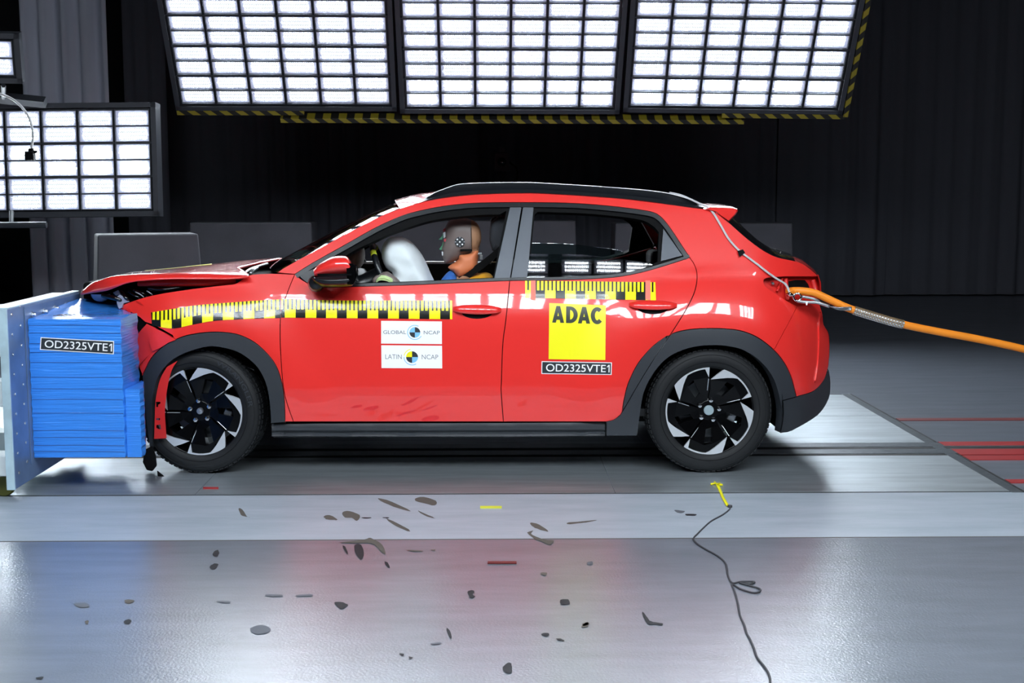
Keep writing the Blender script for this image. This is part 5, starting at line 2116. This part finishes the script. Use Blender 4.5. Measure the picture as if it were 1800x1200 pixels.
i0, i1 = 5 * 8 + 2, 7 * 8
seg = cp[i0:i1 + 1]
V, U, F = [], [], []
for i, p in enumerate(seg):
    t = (seg[min(i + 1, len(seg) - 1)] - seg[max(i - 1, 0)]).normalized()
    nx = t.cross(Vector((0, 1, 0))).normalized()
    ny = t.cross(nx)
    for j in range(15):
        a = 2 * math.pi * j / 14
        V.append(p + (nx * math.cos(a) + ny * math.sin(a)) * 0.0235)
        U.append((i / len(seg), j / 14))
for i in range(len(seg) - 1):
    for j in range(14):
        F.append((i * 15 + j, (i + 1) * 15 + j, (i + 1) * 15 + j + 1, i * 15 + j + 1))
mk('grip_sleeve', V, F, braid(), tow, smooth=True, uvs=U)
A = lambda x, y, d=-0.02: at_y(x, y, ey + d)
g = G()
for k in range(6):
    o_ = (k - 2.5)
    g.tube(cat(A(1458, 538.5, -0.02), A(1472, 542 + o_ * 0.7, -0.02 + 0.004 * o_), A(1484, 542.5 + o_ * 1.0, -0.022 + 0.004 * o_), A(1497, 542 + o_ * 1.0, -0.024)), 0.0022, 5)
g.mk('wire_strands', MT['steel'], tow, smooth=True)
g = G()
g.tube(cat(A(1401, 529), A(1412, 530.5), A(1425, 531), A(1438, 532), A(1458, 538.5)), 0.0085, 8)
g.tube(cat(A(1410, 521), A(1420, 522.5), A(1430, 525), A(1437, 528), A(1443, 534)), 0.007, 8)
g.mk('thimble', MT['steel'], tow, smooth=True)
g = G()
cc = A(1401.5, 522)
pts = [cc + Vector((math.cos(a) * 0.020, 0, math.sin(a) * 0.020)) for a in [2 * math.pi * k / 24 for k in range(25)]]
g.tube(pts, 0.0062, 8, caps=False)
g.tube([A(1384, 517.5, 0.02), A(1388, 517.5), A(1394, 518)], [0.010, 0.012, 0.008], 10)
g.lathe([(0, -0.008), (0.013, -0.008), (0.013, 0.008), (0, 0.008)], A(1388, 517.5), axis='x', n=6)
g.mk('eye_bolt', MT['chrome'], tow, smooth=True)
g = G()
q = [(1416, 531), (1420, 531), (1419, 536), (1417, 536)]
g.prism([A(x, y, -0.033) for x, y in q], [A(x, y, -0.025) for x, y in q])
g.mk('cable_tag', MT['white'], tow)
g = G()
g.tube([A(1413, 521.5, -0.012), A(1428, 524.8, -0.012)], 0.0075, 8)
g.mk('marking_sleeve', mat('pale_yellow_band', 'e4d8a0', 0.5), tow, smooth=True)

# thin sensor wire over the roof rail and down the rear pillar
WP = [(1176, 338.5), (1195, 343), (1212, 350), (1229, 358), (1243, 364), (1254, 376), (1266, 396), (1278, 417), (1290, 432), (1302, 443.5), (1316, 454), (1332, 466), (1350, 480), (1366, 491), (1378, 498), (1384, 506), (1387, 515)]
def wire_pts(dx, dy_):
    out = []
    for i, (x, y) in enumerate(WP):
        p = surf(x + dx, y + dy_, -0.008)
        if i < 4:
            p = at_y(x + dx, y + dy_, surf(x, y + 14, 0).y + 0.005)
        if x > 1340:
            p = surf(x + dx, y + dy_, -0.014)
        out.append(p)
    return cat(*out, n=5)
wr = empty('sensor_wire', tuple(wire_pts(0, 0)[25]), 'pale sensor wire taped down the rear pillar from roof rail to tail', 'wire')
g = G()
g.tube(wire_pts(0, 0), 0.0036, 6)
g.tube(wire_pts(1.6, -0.9), 0.0030, 6)
g.mk('wire_pair', MT['wire'], wr, smooth=True)
g = G()
tp = [(1296, 441), (1306, 438), (1310, 444), (1300, 451)]
g.prism([surf(x, y, -0.014) for x, y in tp], [surf(x, y, -0.001) for x, y in tp])
g.mk('wire_clip', MT['black'], wr)

# ------------------------------------------------------------------ string and ribbon on the floor
st = empty('marker_string', tuple(at_z(1283, 893)), 'grey string with yellow ribbon end running over the floor from the rear tyre', 'string')
g = G()
rb_ = [at_z(x, y, 0.008) for x, y in ((1249, 850.5), (1256, 849), (1262, 851), (1270, 851.5))]
def ribbon(pts, wd):
    rows = [[p + Vector((0, -wd, 0)) for p in pts], [p + Vector((0, 0, 0.004)) for p in pts], [p + Vector((0, wd, 0)) for p in pts]]
    g.grid(rows)
ribbon(cat(*rb_), 0.012)
ribbon(cat(at_z(1256, 846.5, 0.012), at_z(1260, 850, 0.02), at_z(1266, 848.5, 0.012)), 0.008)
pts = cat(at_z(1261, 851, 0.01), at_z(1266, 862, 0.007), at_z(1272, 876, 0.007), at_z(1280, 889, 0.007))
g.grid([[p + Vector((-0.007, 0, 0)) for p in pts], [p + Vector((0, 0, 0.003)) for p in pts], [p + Vector((0.007, 0, 0)) for p in pts]])
o = g.mk('ribbon', MT['yellow'], st, recalc=False)
md = o.modifiers.new('t', 'SOLIDIFY')
md.thickness = 0.002
g = G()
sp_ = [(1281, 890), (1283, 894), (1271, 904), (1251, 915), (1238, 926), (1226, 938), (1219, 946), (1224, 954), (1237, 963), (1262, 977), (1275, 989), (1278, 1000), (1279.5, 1011), (1287, 1024), (1302, 1022), (1326, 1022), (1318, 1026), (1300, 1024), (1322, 1030), (1336, 1035), (1334, 1040), (1322, 1041), (1300, 1034), (1287, 1026), (1290, 1036), (1294, 1048), (1298, 1065), (1301, 1082), (1308, 1097), (1312, 1112), (1318, 1122), (1325, 1138), (1331, 1155), (1343, 1170), (1351, 1183), (1354, 1200), (1350, 1230)]
g.tube(cat(*[at_z(x, y, 0.0045) for x, y in sp_], n=4), 0.0036, 6)
g.lathe([(0, 0), (0.011, 0.002), (0.011, 0.012), (0, 0.014)], at_z(1283, 892, 0.0), axis='z', n=8)
g.mk('cord_run', MT['string'], st, smooth=True)

# ------------------------------------------------------------------ things at the back
g = G()
c = at_y(882, 285, 10.4)
cam_o = empty('dark_camera', (c.x, c.y, 0), 'small dark camera on a stand before the black curtain above the car roof', 'camera')
g.box(c, (0.10, 0.10, 0.12))
g.box(c + Vector((0, 0, 0.16)), (0.05, 0.05, 0.04))
g.mk('camera_body', MT['frame'], cam_o, bevel=0.012)
G().lathe([(0, -0.05), (0.05, -0.05), (0.06, 0.0), (0.06, 0.06)], c + Vector((0, -0.14, 0)), n=20).mk('camera_lens', MT['gloss'], cam_o, smooth=True)
g = G()
g.tube([c + Vector((0, 0, -0.12)), c + Vector((0, 0, -0.35))], 0.03, 8)
for a in (90, 210, 330):
    q = math.radians(a)
    g.tube([c + Vector((0, 0, -0.33)), Vector((c.x + 0.5 * math.cos(q), c.y + 0.5 * math.sin(q), 0.0))], 0.018, 6)
g.mk('stand', MT['frame'], cam_o, smooth=True)
g = G()
g.tube(cat(c + Vector((0.1, -0.02, 0.0)), c + Vector((0.2, -0.05, -0.1)), c + Vector((0.17, -0.03, -0.35)), c + Vector((0.03, 0, -0.6))), 0.012, 6)
g.mk('camera_cable', MT['black'], cam_o, smooth=True)

# hanging cable with plug before the low bank
yc = 3.9
hc_ = empty('hanging_cable', tuple(at_y(55, 270, yc)), 'thin grey cable with dark plug hanging before the low light bank', 'cable')
g = G()
g.tube(cat(at_y(-60, 150, yc), at_y(0, 165, yc), at_y(30, 180, yc), at_y(50, 205, yc), at_y(58, 235, yc), at_y(55, 262, yc)), 0.010, 8)
g.mk('lead', MT['wire'], hc_, smooth=True)
g = G()
g.box(at_y(53, 274, yc), (0.035, 0.03, 0.035))
g.box(at_y(55, 265, yc), (0.02, 0.02, 0.02))
g.box(at_y(60, 267, yc), (0.025, 0.01, 0.01))
g.mk('plug', MT['black'], hc_, bevel=0.006)

# small tilted lamp head at the upper left
p = at_y(25, 138, 4.0)
q_ = at_y(24, 82, 4.0)
uxv = Vector((0.97, 0.2, 0.0))
vyv = Vector((0.30, -0.15, 0.9))
sb = bank(Vector((p.x - 2 * CW_ - 0.02, 4.0, p.z + 0.03)), uxv, vyv, 2, 1, (), 'small tilted LED lamp head at the upper left corner on a dark arm')
arm = empty('support_arm', tuple(at_y(20, 175, 4.6)), 'dark horizontal support beam above the low light bank', 'beam')
g = G()
a, b = at_y(-40, 168, 4.6), at_y(80, 180, 4.6)
g.tube([a, b], 0.05, 4)
g.tube([at_y(6, 172, 4.55), at_y(6, 150, 4.32)], 0.02, 6)
g.mk('beam_tube', MT['frame'], arm)
low = empty('stand_bar', tuple(at_y(30, 398, 4.5)), 'dark metal bar of the stand below the low light bank', 'bar')
g = G()
a, b = at_y(-60, 396, 4.5), at_y(82, 395, 4.5)
g.tube([a, b], 0.028, 8)
for x in (-30,):
    t = at_y(x, 396, 4.5)
    g.tube([t, Vector((t.x, t.y, 0.0))], 0.025, 8)
g.tube([at_y(20, 396, 4.5), at_y(20, 372, 4.62)], 0.02, 8)
g.mk('bar_tube', MT['frame'], low)
